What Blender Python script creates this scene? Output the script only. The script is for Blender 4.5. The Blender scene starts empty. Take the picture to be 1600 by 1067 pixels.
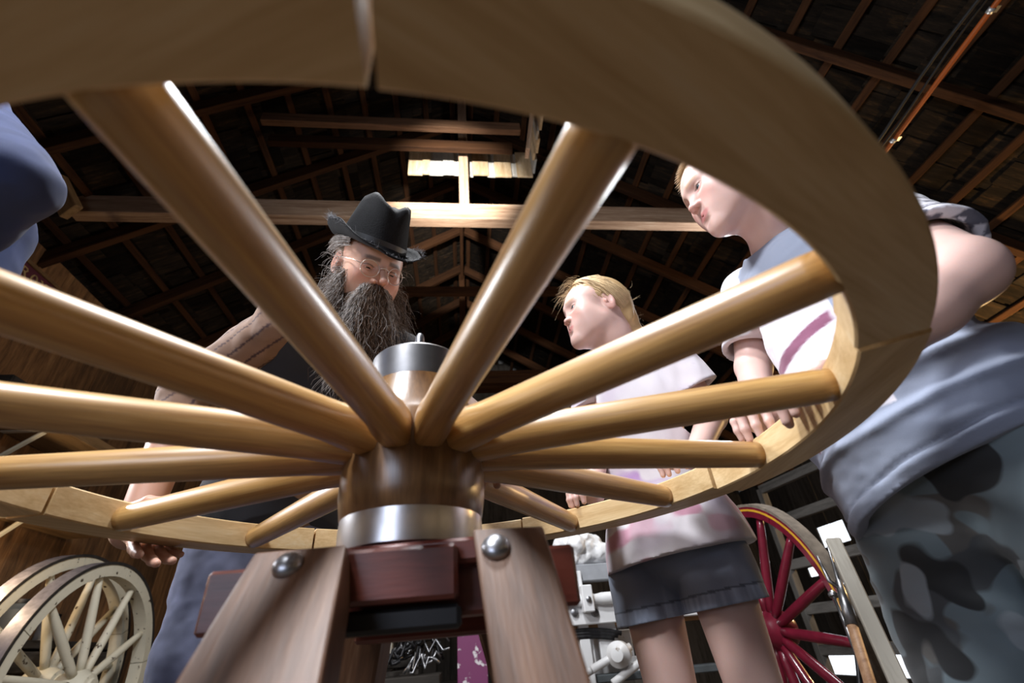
import bpy, math, random
import numpy as np
from mathutils import Matrix, Vector

random.seed(4)
RNG = np.random.default_rng(11)
SC = bpy.context.scene
COL = SC.collection

# ------------------------------------------------------------------ camera
F_PX = 720.8
PITCH, ROLL = 0.5862, -0.0902
CAM = np.array([0.0, 0.0, 0.62])
FW = np.array([0, math.cos(PITCH), math.sin(PITCH)])
_rt = np.array([1.0, 0, 0]); _up = np.array([0, -math.sin(PITCH), math.cos(PITCH)])
RT = _rt * math.cos(ROLL) + _up * math.sin(ROLL)
UP = _up * math.cos(ROLL) - _rt * math.sin(ROLL)

def at(u, v, y=None, z=None, x=None):
    """world point on the sight line of a photo pixel, at a chosen distance"""
    r = FW + RT * (u - 800) / F_PX + UP * (533.5 - v) / F_PX
    t = y / r[1] if y is not None else (z - CAM[2]) / r[2] if z is not None else x / r[0]
    return CAM + r * t

def pix(P):
    d = np.asarray(P, float) - CAM
    z = d @ FW
    return 800 + F_PX * (d @ RT) / z, 533.5 - F_PX * (d @ UP) / z

cd = bpy.data.cameras.new('camera'); cam = bpy.data.objects.new('camera', cd); COL.objects.link(cam)
cd.sensor_fit = 'HORIZONTAL'; cd.sensor_width = 36.0; cd.lens = 36.0 * F_PX / 1600.0
cd.clip_start = 0.02; cd.clip_end = 200
m = Matrix.Identity(4)
for i in range(3):
    m[i][0] = RT[i]; m[i][1] = UP[i]; m[i][2] = -FW[i]; m[i][3] = CAM[i]
cam.matrix_world = m
cd.dof.use_dof = True; cd.dof.focus_distance = 1.12; cd.dof.aperture_fstop = 3.5
SC.camera = cam
SC.view_settings.view_transform = 'Standard'
SC.view_settings.look = 'None'
SC.view_settings.exposure = 0.0
SC.view_settings.gamma = 1.0
SC.view_settings.use_curve_mapping = False

# ------------------------------------------------------------------ sky, lamps and added fill lights
w = bpy.data.worlds.new('sky'); SC.world = w; w.use_nodes = True
bg = w.node_tree.nodes['Background']
bg.inputs['Color'].default_value = (0.86, 0.92, 1.0, 1); bg.inputs['Strength'].default_value = 2.2

def lamp(name, kind, loc, target, energy, color=(1, 1, 1), **kw):
    l = bpy.data.lights.new(name, kind); l.energy = energy; l.color = color
    for k, v in kw.items(): setattr(l, k, v)
    o = bpy.data.objects.new(name, l); COL.objects.link(o); o.location = loc
    if target is not None:
        o.rotation_euler = (Vector(target) - Vector(loc)).to_track_quat('-Z', 'Y').to_euler()
    return o

def B_(s, t, z): return (s * math.cos(0.1396) - t * math.sin(0.1396), s * math.sin(0.1396) + t * math.cos(0.1396), z)
KEY = (-0.25, 0.74, 2.92)
lamp('overhead_lamp', 'SPOT', KEY, (KEY[0], KEY[1] + 0.05, 0), 220, (0.95, 0.97, 1.0), shadow_soft_size=0.16, spot_size=math.radians(150), spot_blend=0.35)
lamp('front_flood', 'AREA', (-0.75, -0.25, 2.45), (0.1, 0.85, 1.1), 55, (0.94, 0.96, 1.0), shape='DISK', size=0.4)
lamp('beam_fill_spot', 'SPOT', (-0.3, 0.75, 2.75), (-0.38, 2.4, 3.64), 1000, (1, 0.97, 0.92), spot_size=math.radians(38), spot_blend=0.9, shadow_soft_size=0.04)  # added spot that brightens the tie beam and hanging boards
lamp('rear_fill', 'AREA', (-0.9, -1.2, 1.2), (0.6, 0.8, 0.8), 16, (0.72, 0.80, 1.0), shape='RECTANGLE', size=0.9, size_y=0.7)  # added cool fill behind the camera to lift the figures' legs
lamp('workshop_bulb_right', 'POINT', (3.7, 2.9, 1.75), None, 95, (1.0, 0.62, 0.25), shadow_soft_size=0.06)
lamp('warm_fill_left', 'POINT', B_(-2.40, 2.75, 1.12), None, 13, (1.0, 0.74, 0.45), shadow_soft_size=0.05)  # added warm light for the left planks, set low under the shelves
lamp('side_flood', 'AREA', (1.9, 2.9, 2.9), (-0.3, 0.9, 1.4), 26, (0.95, 0.97, 1.0), shape='DISK', size=0.4)
lamp('left_flood', 'AREA', (-1.75, 0.98, 1.50), (-0.4, 0.9, 1.45), 26, (0.93, 0.95, 1.0), shape='DISK', size=0.3)

# ------------------------------------------------------------------ building frame (turned 8 degrees to the camera)
YAW = math.radians(8)
EX = np.array([math.cos(YAW), math.sin(YAW), 0]); EY = np.array([-math.sin(YAW), math.cos(YAW), 0]); EZ = np.array([0, 0, 1.0])
def B(s, t, z): return EX * s + EY * t + EZ * z
def toB(P): P = np.asarray(P); return np.array([P @ EX, P @ EY, P[2]])

# ------------------------------------------------------------------ materials
def newmat(name):
    mt = bpy.data.materials.new(name); mt.use_nodes = True
    nt = mt.node_tree; return mt, nt, nt.nodes['Principled BSDF']

def nd(nt, t, **kw):
    n = nt.nodes.new(t)
    for k, v in kw.items(): setattr(n, k, v)
    return n

def ramp(nt, fac, stops):
    r = nd(nt, 'ShaderNodeValToRGB'); el = r.color_ramp.elements
    while len(el) < len(stops): el.new(0.5)
    for e, (p, c) in zip(el, stops): e.position = p; e.color = (*c, 1)
    nt.links.new(fac, r.inputs['Fac']); return r.outputs['Color']

def wood(name, c1, c2, c3=None, stretch=(1.5, 22, 22), rough=0.5, coat=0.0, bump=0.15, vary=0.25, spec=0.5):
    mt, nt, b = newmat(name); L = nt.links
    tc = nd(nt, 'ShaderNodeTexCoord'); oi = nd(nt, 'ShaderNodeObjectInfo')
    add = nd(nt, 'ShaderNodeVectorMath', operation='ADD'); mul = nd(nt, 'ShaderNodeVectorMath', operation='SCALE')
    comb = nd(nt, 'ShaderNodeCombineXYZ')
    for s in 'XYZ': L.new(oi.outputs['Random'], comb.inputs[s])
    L.new(comb.outputs[0], mul.inputs[0]); mul.inputs['Scale'].default_value = 7.0
    L.new(tc.outputs['Object'], add.inputs[0]); L.new(mul.outputs[0], add.inputs[1])
    mp = nd(nt, 'ShaderNodeMapping'); mp.inputs['Scale'].default_value = stretch; L.new(add.outputs[0], mp.inputs['Vector'])
    n1 = nd(nt, 'ShaderNodeTexNoise'); n1.inputs['Scale'].default_value = 2.2; n1.inputs['Detail'].default_value = 6; n1.inputs['Distortion'].default_value = 0.6
    L.new(mp.outputs[0], n1.inputs['Vector'])
    n2 = nd(nt, 'ShaderNodeTexNoise'); n2.inputs['Scale'].default_value = 14; n2.inputs['Detail'].default_value = 3
    L.new(mp.outputs[0], n2.inputs['Vector'])
    mx = nd(nt, 'ShaderNodeMath', operation='MULTIPLY_ADD'); L.new(n2.outputs['Fac'], mx.inputs[0]); mx.inputs[1].default_value = 0.35; 
    sub = nd(nt, 'ShaderNodeMath', operation='MULTIPLY'); L.new(n1.outputs['Fac'], sub.inputs[0]); sub.inputs[1].default_value = 0.75
    L.new(sub.outputs[0], mx.inputs[2])
    col = ramp(nt, mx.outputs[0], [(0.35, c1), (0.62, c2)] + ([(0.8, c3)] if c3 else []))
    hsv = nd(nt, 'ShaderNodeHueSaturation'); L.new(col, hsv.inputs['Color'])
    mr = nd(nt, 'ShaderNodeMapRange'); mr.inputs['To Min'].default_value = 1 - vary; mr.inputs['To Max'].default_value = 1 + vary
    L.new(oi.outputs['Random'], mr.inputs['Value']); L.new(mr.outputs[0], hsv.inputs['Value'])
    L.new(hsv.outputs[0], b.inputs['Base Color'])
    b.inputs['Roughness'].default_value = rough; b.inputs['Specular IOR Level'].default_value = spec
    b.inputs['Coat Weight'].default_value = coat; b.inputs['Coat Roughness'].default_value = 0.30
    bp = nd(nt, 'ShaderNodeBump'); bp.inputs['Strength'].default_value = bump; bp.inputs['Distance'].default_value = 0.004
    L.new(mx.outputs[0], bp.inputs['Height']); L.new(bp.outputs[0], b.inputs['Normal'])
    return mt

def plain(name, c, rough=0.5, metal=0.0, noise=0.15, scale=40, bump=0.0, coat=0.0, c2=None, thr=None, spec=0.5):
    mt, nt, b = newmat(name); L = nt.links
    tc = nd(nt, 'ShaderNodeTexCoord'); n = nd(nt, 'ShaderNodeTexNoise'); n.inputs['Scale'].default_value = scale; n.inputs['Detail'].default_value = 5
    L.new(tc.outputs['Object'], n.inputs['Vector'])
    lo = tuple(max(0, x * (1 - noise * 1.5)) for x in c); hi = tuple(x * (1 + noise) for x in c)
    stops = [(0.3, lo), (0.7, hi)] if c2 is None else [(thr - 0.02, c2), (thr + 0.02, c), (0.9, hi)]
    L.new(ramp(nt, n.outputs['Fac'], stops), b.inputs['Base Color'])
    b.inputs['Roughness'].default_value = rough; b.inputs['Metallic'].default_value = metal
    b.inputs['Coat Weight'].default_value = coat; b.inputs['Specular IOR Level'].default_value = spec
    if bump:
        bp = nd(nt, 'ShaderNodeBump'); bp.inputs['Strength'].default_value = bump; bp.inputs['Distance'].default_value = 0.003
        L.new(n.outputs['Fac'], bp.inputs['Height']); L.new(bp.outputs[0], b.inputs['Normal'])
    return mt

def vcol(name, rough=0.8, sss=0.0, fine=900, amt=0.12, sheen=0.0, bump=0.1, spec=0.5):
    """base colour from the painted point colours of the mesh, with a fine weave or pore grain"""
    mt, nt, b = newmat(name); L = nt.links
    at_ = nd(nt, 'ShaderNodeAttribute'); at_.attribute_name = 'Col'
    tc = nd(nt, 'ShaderNodeTexCoord'); n = nd(nt, 'ShaderNodeTexNoise'); n.inputs['Scale'].default_value = fine; n.inputs['Detail'].default_value = 2
    L.new(tc.outputs['Object'], n.inputs['Vector'])
    mr = nd(nt, 'ShaderNodeMapRange'); mr.inputs['To Min'].default_value = 1 - amt; mr.inputs['To Max'].default_value = 1 + amt
    L.new(n.outputs['Fac'], mr.inputs['Value'])
    mx = nd(nt, 'ShaderNodeMix', data_type='RGBA', blend_type='MULTIPLY'); mx.inputs['Factor'].default_value = 1
    L.new(at_.outputs['Color'], mx.inputs[6]); L.new(mr.outputs[0], mx.inputs[7]); L.new(mx.outputs[2], b.inputs['Base Color'])
    b.inputs['Roughness'].default_value = rough; b.inputs['Sheen Weight'].default_value = sheen
    b.inputs['Specular IOR Level'].default_value = spec
    if sss:
        b.inputs['Subsurface Weight'].default_value = sss; b.inputs['Subsurface Radius'].default_value = (0.012, 0.005, 0.003); b.inputs['Subsurface Scale'].default_value = 1.0
    if bump:
        bp = nd(nt, 'ShaderNodeBump'); bp.inputs['Strength'].default_value = bump; bp.inputs['Distance'].default_value = 0.001
        L.new(n.outputs['Fac'], bp.inputs['Height']); L.new(bp.outputs[0], b.inputs['Normal'])
    return mt

M = {}
M['spoke'] = wood('hickory', (0.28, 0.13, 0.032), (0.55, 0.315, 0.10), (0.66, 0.43, 0.175), (1.2, 26, 26), 0.42, 1.0, 0.06, 0.10)
M['felloe'] = wood('ash', (0.52, 0.33, 0.14), (0.70, 0.50, 0.26), (0.76, 0.60, 0.37), (1.4, 20, 20), 0.55, 0.0, 0.10, 0.06)
M['hub'] = wood('hub_elm', (0.11, 0.05, 0.018), (0.22, 0.11, 0.04), (0.30, 0.17, 0.07), (22, 22, 1.6), 0.3, 0.6, 0.10, 0.1)
M['stand'] = wood('stand_redgum', (0.055, 0.023, 0.011), (0.135, 0.060, 0.028), (0.23, 0.125, 0.070), (1.6, 14, 14), 0.5, 0.1, 0.25, 0.15)
M['stand_red'] = wood('stand_oxblood', (0.07, 0.014, 0.008), (0.16, 0.035, 0.022), None, (1.6, 14, 14), 0.42, 0.3, 0.2, 0.1)
M['steel'] = plain('polished_steel', (0.58, 0.58, 0.60), 0.30, 1.0, 0.12, 30, 0.02)
M['bolt'] = plain('bolt_steel', (0.42, 0.43, 0.46), 0.35, 1.0, 0.2, 60, 0.05)
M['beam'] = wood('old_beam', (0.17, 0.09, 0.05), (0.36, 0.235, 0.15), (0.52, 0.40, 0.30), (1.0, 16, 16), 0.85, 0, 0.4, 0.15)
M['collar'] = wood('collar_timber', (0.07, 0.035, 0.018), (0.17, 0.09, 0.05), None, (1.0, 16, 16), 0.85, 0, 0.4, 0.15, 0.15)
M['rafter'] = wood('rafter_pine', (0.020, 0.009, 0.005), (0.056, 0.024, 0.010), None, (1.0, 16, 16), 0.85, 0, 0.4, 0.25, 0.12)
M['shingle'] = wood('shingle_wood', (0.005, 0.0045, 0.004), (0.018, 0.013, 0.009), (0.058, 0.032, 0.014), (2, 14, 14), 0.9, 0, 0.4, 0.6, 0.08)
M['hatch'] = wood('hatch_board', (0.40, 0.27, 0.14), (0.58, 0.43, 0.26), (0.68, 0.58, 0.44), (2, 14, 14), 0.8, 0, 0.3, 0.25)
M['hatch_grey'] = wood('hatch_grey_board', (0.30, 0.29, 0.26), (0.46, 0.44, 0.40), (0.58, 0.57, 0.55), (2, 14, 14), 0.8, 0, 0.3, 0.25)
M['wall'] = wood('wall_plank', (0.07, 0.034, 0.014), (0.23, 0.115, 0.045), (0.36, 0.20, 0.085), (1.2, 9, 9), 0.85, 0, 0.5, 0.45)
M['darkwood'] = wood('dark_plank', (0.020, 0.017, 0.014), (0.055, 0.048, 0.042), None, (1.2, 9, 9), 0.85, 0, 0.5, 0.4, 0.15)
M['greywood'] = wood('weathered_grey', (0.09, 0.085, 0.078), (0.20, 0.19, 0.175), None, (1.2, 12, 12), 0.85, 0, 0.4, 0.2)
M['palewood'] = wood('pale_board', (0.30, 0.27, 0.22), (0.46, 0.43, 0.37), None, (1.4, 9, 9), 0.75, 0, 0.3, 0.05)
M['shelfwood'] = wood('shelf_pine', (0.16, 0.09, 0.035), (0.30, 0.18, 0.08), None, (1.4, 12, 12), 0.7, 0, 0.3, 0.1)
M['floor'] = plain('earth_floor', (0.10, 0.078, 0.058), 0.9, 0, 0.5, 6, 0.4)
M['cream'] = plain('worn_cream_paint', (0.62, 0.58, 0.46), 0.55, 0, 0.08, 26, 0.12, c2=(0.07, 0.045, 0.025), thr=0.34)
M['white'] = plain('white_paint', (0.72, 0.72, 0.72), 0.4, 0, 0.05, 18, 0.05, c2=(0.3, 0.24, 0.18), thr=0.30)
M['tyre'] = plain('iron_tyre', (0.30, 0.29, 0.34), 0.42, 0.6, 0.2, 30, 0.15)
M['tyre_edge'] = plain('dark_tyre_edge', (0.030, 0.026, 0.024), 0.6, 0.2, 0.3, 30, 0.15)
M['red'] = plain('crimson_paint', (0.16, 0.010, 0.026), 0.3, 0, 0.15, 20, 0.03, 0.4)
M['yellow'] = plain('yellow_line', (0.65, 0.36, 0.03), 0.4, 0, 0.1, 20)
M['rubber'] = plain('worn_grey_tyre', (0.19, 0.155, 0.12), 0.8, 0, 0.3, 22, 0.2)
M['iron'] = plain('black_iron', (0.035, 0.034, 0.036), 0.45, 0.7, 0.3, 40, 0.1)
M['iron_bright'] = plain('worn_iron', (0.30, 0.30, 0.31), 0.35, 0.9, 0.3, 40, 0.1)
M['rust'] = plain('rusty_iron', (0.20, 0.07, 0.03), 0.7, 0.3, 0.3, 40, 0.2)
M['handle'] = wood('tool_handle', (0.30, 0.15, 0.08), (0.48, 0.28, 0.16), None, (1.5, 22, 22), 0.5, 0, 0.2, 0.1)
M['sign'] = plain('maroon_sign', (0.085, 0.012, 0.022), 0.5, 0, 0.15, 12)
M['gold'] = plain('faded_gold_paint', (0.40, 0.26, 0.11), 0.5, 0, 0.2, 30)
M['frame'] = plain('gilt_frame', (0.16, 0.085, 0.03), 0.5, 0, 0.2, 30)
M['conduit'] = plain('orange_conduit', (0.42, 0.10, 0.02), 0.4, 0, 0.1, 12)
M['galv'] = plain('galvanised_clip', (0.68, 0.68, 0.66), 0.4, 0.6, 0.1, 30)
M['black'] = plain('black_rubber', (0.012, 0.012, 0.013), 0.5, 0, 0.1, 20)
M['magenta'] = plain('magenta_panel', (0.17, 0.035, 0.11), 0.5, 0, 0.05, 14, c2=(0.62, 0.58, 0.60), thr=0.42)
M['carton'] = plain('cardboard', (0.45, 0.27, 0.13), 0.8, 0, 0.1, 20)
M['greypaint'] = plain('grey_paint', (0.30, 0.31, 0.33), 0.5, 0, 0.15, 12)
M['slate'] = plain('dark_slate_paint', (0.07, 0.08, 0.085), 0.6, 0, 0.2, 12)
M['skin'] = vcol('skin', 0.46, 0.22, 700, 0.05, 0, 0.05, 0.4)
M['cloth'] = vcol('cotton', 0.9, 0, 1100, 0.10, 0.15, 0.25, 0.2)
def camo():
    mt, nt, b = newmat('camouflage_cotton'); L = nt.links; tc = nd(nt, 'ShaderNodeTexCoord'); prev = None
    for off, thr, c in ((0, None, (.175, .225, .250)), (3.1, .59, (.120, .116, .110)), (7.7, .59, (.075, .082, .088)), (12.3, .59, (.030, .032, .034)), (17.9, .62, (.29, .33, .36))):
        if thr is None: prev = c; continue
        ad = nd(nt, 'ShaderNodeVectorMath', operation='ADD'); ad.inputs[1].default_value = (off, off * .7, off * 1.3); L.new(tc.outputs['Object'], ad.inputs[0])
        n = nd(nt, 'ShaderNodeTexNoise'); n.inputs['Scale'].default_value = 9.5; n.inputs['Detail'].default_value = 1.2; n.inputs['Distortion'].default_value = .3; L.new(ad.outputs[0], n.inputs['Vector'])
        gt = nd(nt, 'ShaderNodeMapRange'); gt.inputs['From Min'].default_value = thr - .012; gt.inputs['From Max'].default_value = thr + .012; L.new(n.outputs['Fac'], gt.inputs['Value'])
        mx = nd(nt, 'ShaderNodeMix', data_type='RGBA'); L.new(gt.outputs[0], mx.inputs['Factor'])
        if isinstance(prev, tuple): mx.inputs[6].default_value = (*prev, 1)
        else: L.new(prev, mx.inputs[6])
        mx.inputs[7].default_value = (*c, 1); prev = mx.outputs[2]
    L.new(prev, b.inputs['Base Color']); b.inputs['Roughness'].default_value = .8; b.inputs['Sheen Weight'].default_value = .15
    n = nd(nt, 'ShaderNodeTexNoise'); n.inputs['Scale'].default_value = 900; L.new(tc.outputs['Object'], n.inputs['Vector']); bp = nd(nt, 'ShaderNodeBump'); bp.inputs['Strength'].default_value = .2; bp.inputs['Distance'].default_value = .001; L.new(n.outputs['Fac'], bp.inputs['Height']); L.new(bp.outputs[0], b.inputs['Normal'])
    return mt
M['camo'] = camo()
M['denim'] = vcol('denim', 0.9, 0, 1400, 0.22, 0.1, 0.35, 0.2)
M['felt'] = plain('black_felt', (0.006, 0.006, 0.007), 0.8, 0, 0.35, 300, 0.25, spec=0.15)
M['fray'] = plain('frayed_felt', (0.10, 0.10, 0.11), 0.9, 0, 0.2, 100)
M['eyewhite'] = vcol('eye', 0.12, 0, 200, 0.02, 0, 0.0, 0.5)
M['glassrim'] = plain('pale_metal_rim', (0.62, 0.54, 0.48), 0.3, 0.7, 0.05, 20)
def hairmat(name, c, rough=0.55, nz=0.35):
    mt = plain(name, c, rough, 0, nz, 90, spec=0.3); return mt
M['beard_dark'] = hairmat('dark_beard', (0.092, 0.054, 0.032))
M['beard_grey'] = hairmat('grey_beard', (0.36, 0.33, 0.31))
M['blonde'] = hairmat('blonde_hair', (0.46, 0.31, 0.15), nz=0.05)
M['blonde_light'] = hairmat('light_blonde_hair', (0.60, 0.44, 0.25), nz=0.08)
M['fair_hair'] = hairmat('fair_hair', (0.74, 0.60, 0.42), nz=0.06)
M['brown_hair'] = hairmat('brown_hair', (0.14, 0.085, 0.05))
mt, nt, b = newmat('lens_glass')
gl = nd(nt, 'ShaderNodeBsdfGlass'); gl.inputs['IOR'].default_value = 1.08; gl.inputs['Roughness'].default_value = 0.0
nt.links.new(gl.outputs[0], nt.nodes['Material Output'].inputs['Surface']); M['lens'] = mt

# ------------------------------------------------------------------ object helpers
WM = {}
def mat4(cols, loc):
    m = Matrix.Identity(4)
    for j in range(3):
        for i in range(3): m[i][j] = float(cols[j][i])
    for i in range(3): m[i][3] = float(loc[i])
    return m
def place(o, M4, parent=None):
    COL.objects.link(o)
    WM[o.name] = M4
    if parent is not None:
        o.parent = parent; o.matrix_basis = WM[parent.name].inverted() @ M4
    else:
        o.matrix_basis = M4
    return o
def tag(o, label=None, cat=None, group=None, kind=None):
    for k, v in (('label', label), ('category', cat), ('group', group), ('kind', kind)):
        if v: o[k] = v
    return o
def thing(name, label, cat, loc, group=None, kind=None):
    o = bpy.data.objects.new(name, None); o.empty_display_size = 0.05
    place(o, Matrix.Translation([float(c) for c in loc]))
    return tag(o, label, cat, group, kind)
def mesh_obj(name, V, Fc, mat, parent=None, M4=None, smooth=False, col=None):
    me = bpy.data.meshes.new(name); me.from_pydata([tuple(map(float, v)) for v in V], [], [tuple(map(int, f)) for f in Fc])
    return finish(name, me, mat, parent, M4, smooth, col)
def finish(name, me, mat, parent, M4, smooth, col=None):
    if smooth: me.polygons.foreach_set('use_smooth', [True] * len(me.polygons))
    if mat is not None: me.materials.append(mat)
    if col is not None:
        a = me.attributes.new('Col', 'FLOAT_COLOR', 'POINT')
        c = np.ones((len(me.vertices), 4), np.float32); c[:, :3] = col; a.data.foreach_set('color', c.ravel())
    me.update()
    o = bpy.data.objects.new(name, me)
    return place(o, M4 if M4 is not None else Matrix.Identity(4), parent)
def quad_obj(name, V, Q, mat, parent=None, smooth=True, col=None, M4=None):
    """fast path for big numpy quad meshes"""
    V = np.asarray(V, np.float32); Q = np.asarray(Q, np.int32)
    me = bpy.data.meshes.new(name); me.vertices.add(len(V)); me.vertices.foreach_set('co', V.ravel())
    n = Q.shape[1]
    me.loops.add(Q.size); me.loops.foreach_set('vertex_index', Q.ravel())
    me.polygons.add(len(Q)); me.polygons.foreach_set('loop_start', np.arange(len(Q), dtype=np.int32) * n)
    me.update(calc_edges=True)
    return finish(name, me, mat, parent, M4, smooth, col)

def nrm(v): v = np.asarray(v, float); return v / (np.linalg.norm(v) + 1e-12)
def frame(d, up=(0, 0, 1)):
    """columns X along d, Z as near to up as can be"""
    x = nrm(d); u = np.asarray(up, float)
    if abs(x @ nrm(u)) > 0.98: u = np.array([0, 1.0, 0]) if abs(x[1]) < 0.9 else np.array([1.0, 0, 0])
    y = nrm(np.cross(u, x)); z = np.cross(x, y); return x, y, z

_BOX = {}
def cbox(sx, sy, sz, c=0.003):
    """chamfered box, centred"""
    c = min(c, sx * .3, sy * .3, sz * .3)
    hx, hy, hz = sx / 2, sy / 2, sz / 2
    V = []; idx = {}
    for a in (-1, 1):
        for b_ in (-1, 1):
            for d in (-1, 1):
                for k in range(3):
                    p = [a * (hx - c), b_ * (hy - c), d * (hz - c)]; p[k] = (a * hx, b_ * hy, d * hz)[k]
                    idx[(a, b_, d, k)] = len(V); V.append(p)
    Fc = []
    S = (-1, 1)
    for k in range(3):
        o = [i for i in range(3) if i != k]
        for s in S:
            q = []
            for (p1, p2) in ((-1, -1), (1, -1), (1, 1), (-1, 1)):
                key = [0, 0, 0]; key[k] = s; key[o[0]] = p1; key[o[1]] = p2; q.append(idx[(*key, k)])
            if (s > 0) == (k == 1): q = q[::-1]
            Fc.append(q)
    for k in range(3):
        o = [i for i in range(3) if i != k]
        for s1 in S:
            for s2 in S:
                def kk(s, ax):
                    key = [0, 0, 0]; key[k] = s; key[o[0]] = s1; key[o[1]] = s2; return idx[(*key, ax)]
                q = [kk(-1, o[0]), kk(1, o[0]), kk(1, o[1]), kk(-1, o[1])]
                Fc.append(q)
    for a in S:
        for b_ in S:
            for d in S: Fc.append([idx[(a, b_, d, 0)], idx[(a, b_, d, 1)], idx[(a, b_, d, 2)]])
    # orient outward
    out = []
    VV = np.array(V)
    for f in Fc:
        p = VV[f]; n = np.cross(p[1] - p[0], p[2] - p[0])
        out.append(f if n @ p.mean(0) > 0 else f[::-1])
    return V, out
def bar(name, p0, p1, w, h, mat, parent=None, up=(0, 0, 1), c=0.004):
    """a squared timber from p0 to p1: local X along its length"""
    p0 = np.asarray(p0, float); p1 = np.asarray(p1, float); d = p1 - p0
    V, Fc = cbox(np.linalg.norm(d), w, h, c)
    return mesh_obj(name, V, Fc, mat, parent, mat4(frame(d, up), (p0 + p1) / 2))
def box(name, cen, size, mat, parent=None, axes=None, c=0.004):
    V, Fc = cbox(*size, c)
    return mesh_obj(name, V, Fc, mat, parent, mat4(axes if axes is not None else (EX, EY, EZ), cen))
def tube_mesh(P, r, n=8, closed=False):
    P = np.asarray(P, float); m_ = len(P); r = np.broadcast_to(np.asarray(r, float), (m_,))
    T = np.gradient(P, axis=0) if not closed else np.roll(P, -1, 0) - np.roll(P, 1, 0)
    T /= np.linalg.norm(T, axis=1)[:, None] + 1e-12
    ref = np.array([0, 0, 1.0]) if abs(T[0][2]) < 0.9 else np.array([1.0, 0, 0])
    u = nrm(np.cross(T[0], ref)); V = []
    for i in range(m_):
        u = nrm(u - T[i] * (u @ T[i])); v = np.cross(T[i], u)
        for k in range(n):
            a = 2 * math.pi * k / n; V.append(P[i] + r[i] * (math.cos(a) * u + math.sin(a) * v))
    Fc = []
    for i in range(m_ if closed else m_ - 1):
        for k in range(n):
            a, b_ = i * n + k, i * n + (k + 1) % n; j = ((i + 1) % m_) * n
            Fc.append((a, b_, j + (k + 1) % n, j + k))
    if not closed:
        Fc.append(tuple(range(n))[::-1]); Fc.append(tuple((m_ - 1) * n + k for k in range(n)))
    return V, Fc
def tube(name, P, r, mat, parent=None, n=8, closed=False, smooth=True):
    P = np.asarray(P, float); o = P.mean(0)
    V, Fc = tube_mesh(P - o, r, n, closed)
    return mesh_obj(name, V, Fc, mat, parent, Matrix.Translation(list(map(float, o))), smooth)
def lathe_mesh(prof, n=48):
    V = []; Fc = []; k = len(prof)
    for (r, z) in prof:
        for i in range(n):
            a = 2 * math.pi * i / n; V.append((r * math.cos(a), r * math.sin(a), z))
    for j in range(k - 1):
        for i in range(n):
            Fc.append((j * n + i, j * n + (i + 1) % n, (j + 1) * n + (i + 1) % n, (j + 1) * n + i))
    Fc.append(tuple(range(n))[::-1]); Fc.append(tuple((k - 1) * n + i for i in range(n)))
    return V, Fc
def lathe(name, prof, mat, parent, cen, axis=(0, 0, 1), n=48, smooth=True):
    """turned solid about an axis through cen"""
    z = nrm(axis); x, y, _ = frame(np.cross(z, (0.31, 0.87, 0.2)), z); x = nrm(np.cross(y, z))
    V, Fc = lathe_mesh(prof, n)
    o = mesh_obj(name, V, Fc, mat, parent, mat4((x, y, z), cen), smooth)
    if smooth:
        o.data.set_sharp_from_angle(angle=math.radians(38))
    return o
def join_meshes(parts):
    V = []; Fc = []; n = 0
    for v, f in parts:
        V.extend(v); Fc.extend([tuple(i + n for i in q) for q in f]); n += len(v)
    return V, Fc
def xf(part, M4):
    v, f = part; A = np.array(M4); P = np.asarray(v, float) @ A[:3, :3].T + A[:3, 3]; return P.tolist(), f
#@@NEXT
# ------------------------------------------------------------------ the shed: floor, walls, roof
RS, RZ, RSL = 0.06, 5.15, 0.66           # ridge line and roof slope
SL, SR, TB, TF = -2.9, 4.3, 6.9, -1.6     # left wall, right wall, back wall, front end of the roof
def roof_z(s): return RZ - RSL * abs(s - RS)
def in_view(P, pad=60):
    d = np.asarray(P) - CAM
    if d @ FW < 0.05: return False
    u, v = pix(P); return -pad < u < 1600 + pad and -pad < v < 1067 + pad

fl = box('floor', B(0.7, 2.2, -0.04), (8.4, 10.5, 0.08), M['floor']); tag(fl, 'beaten earth floor of the shed', kind='structure')

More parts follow.
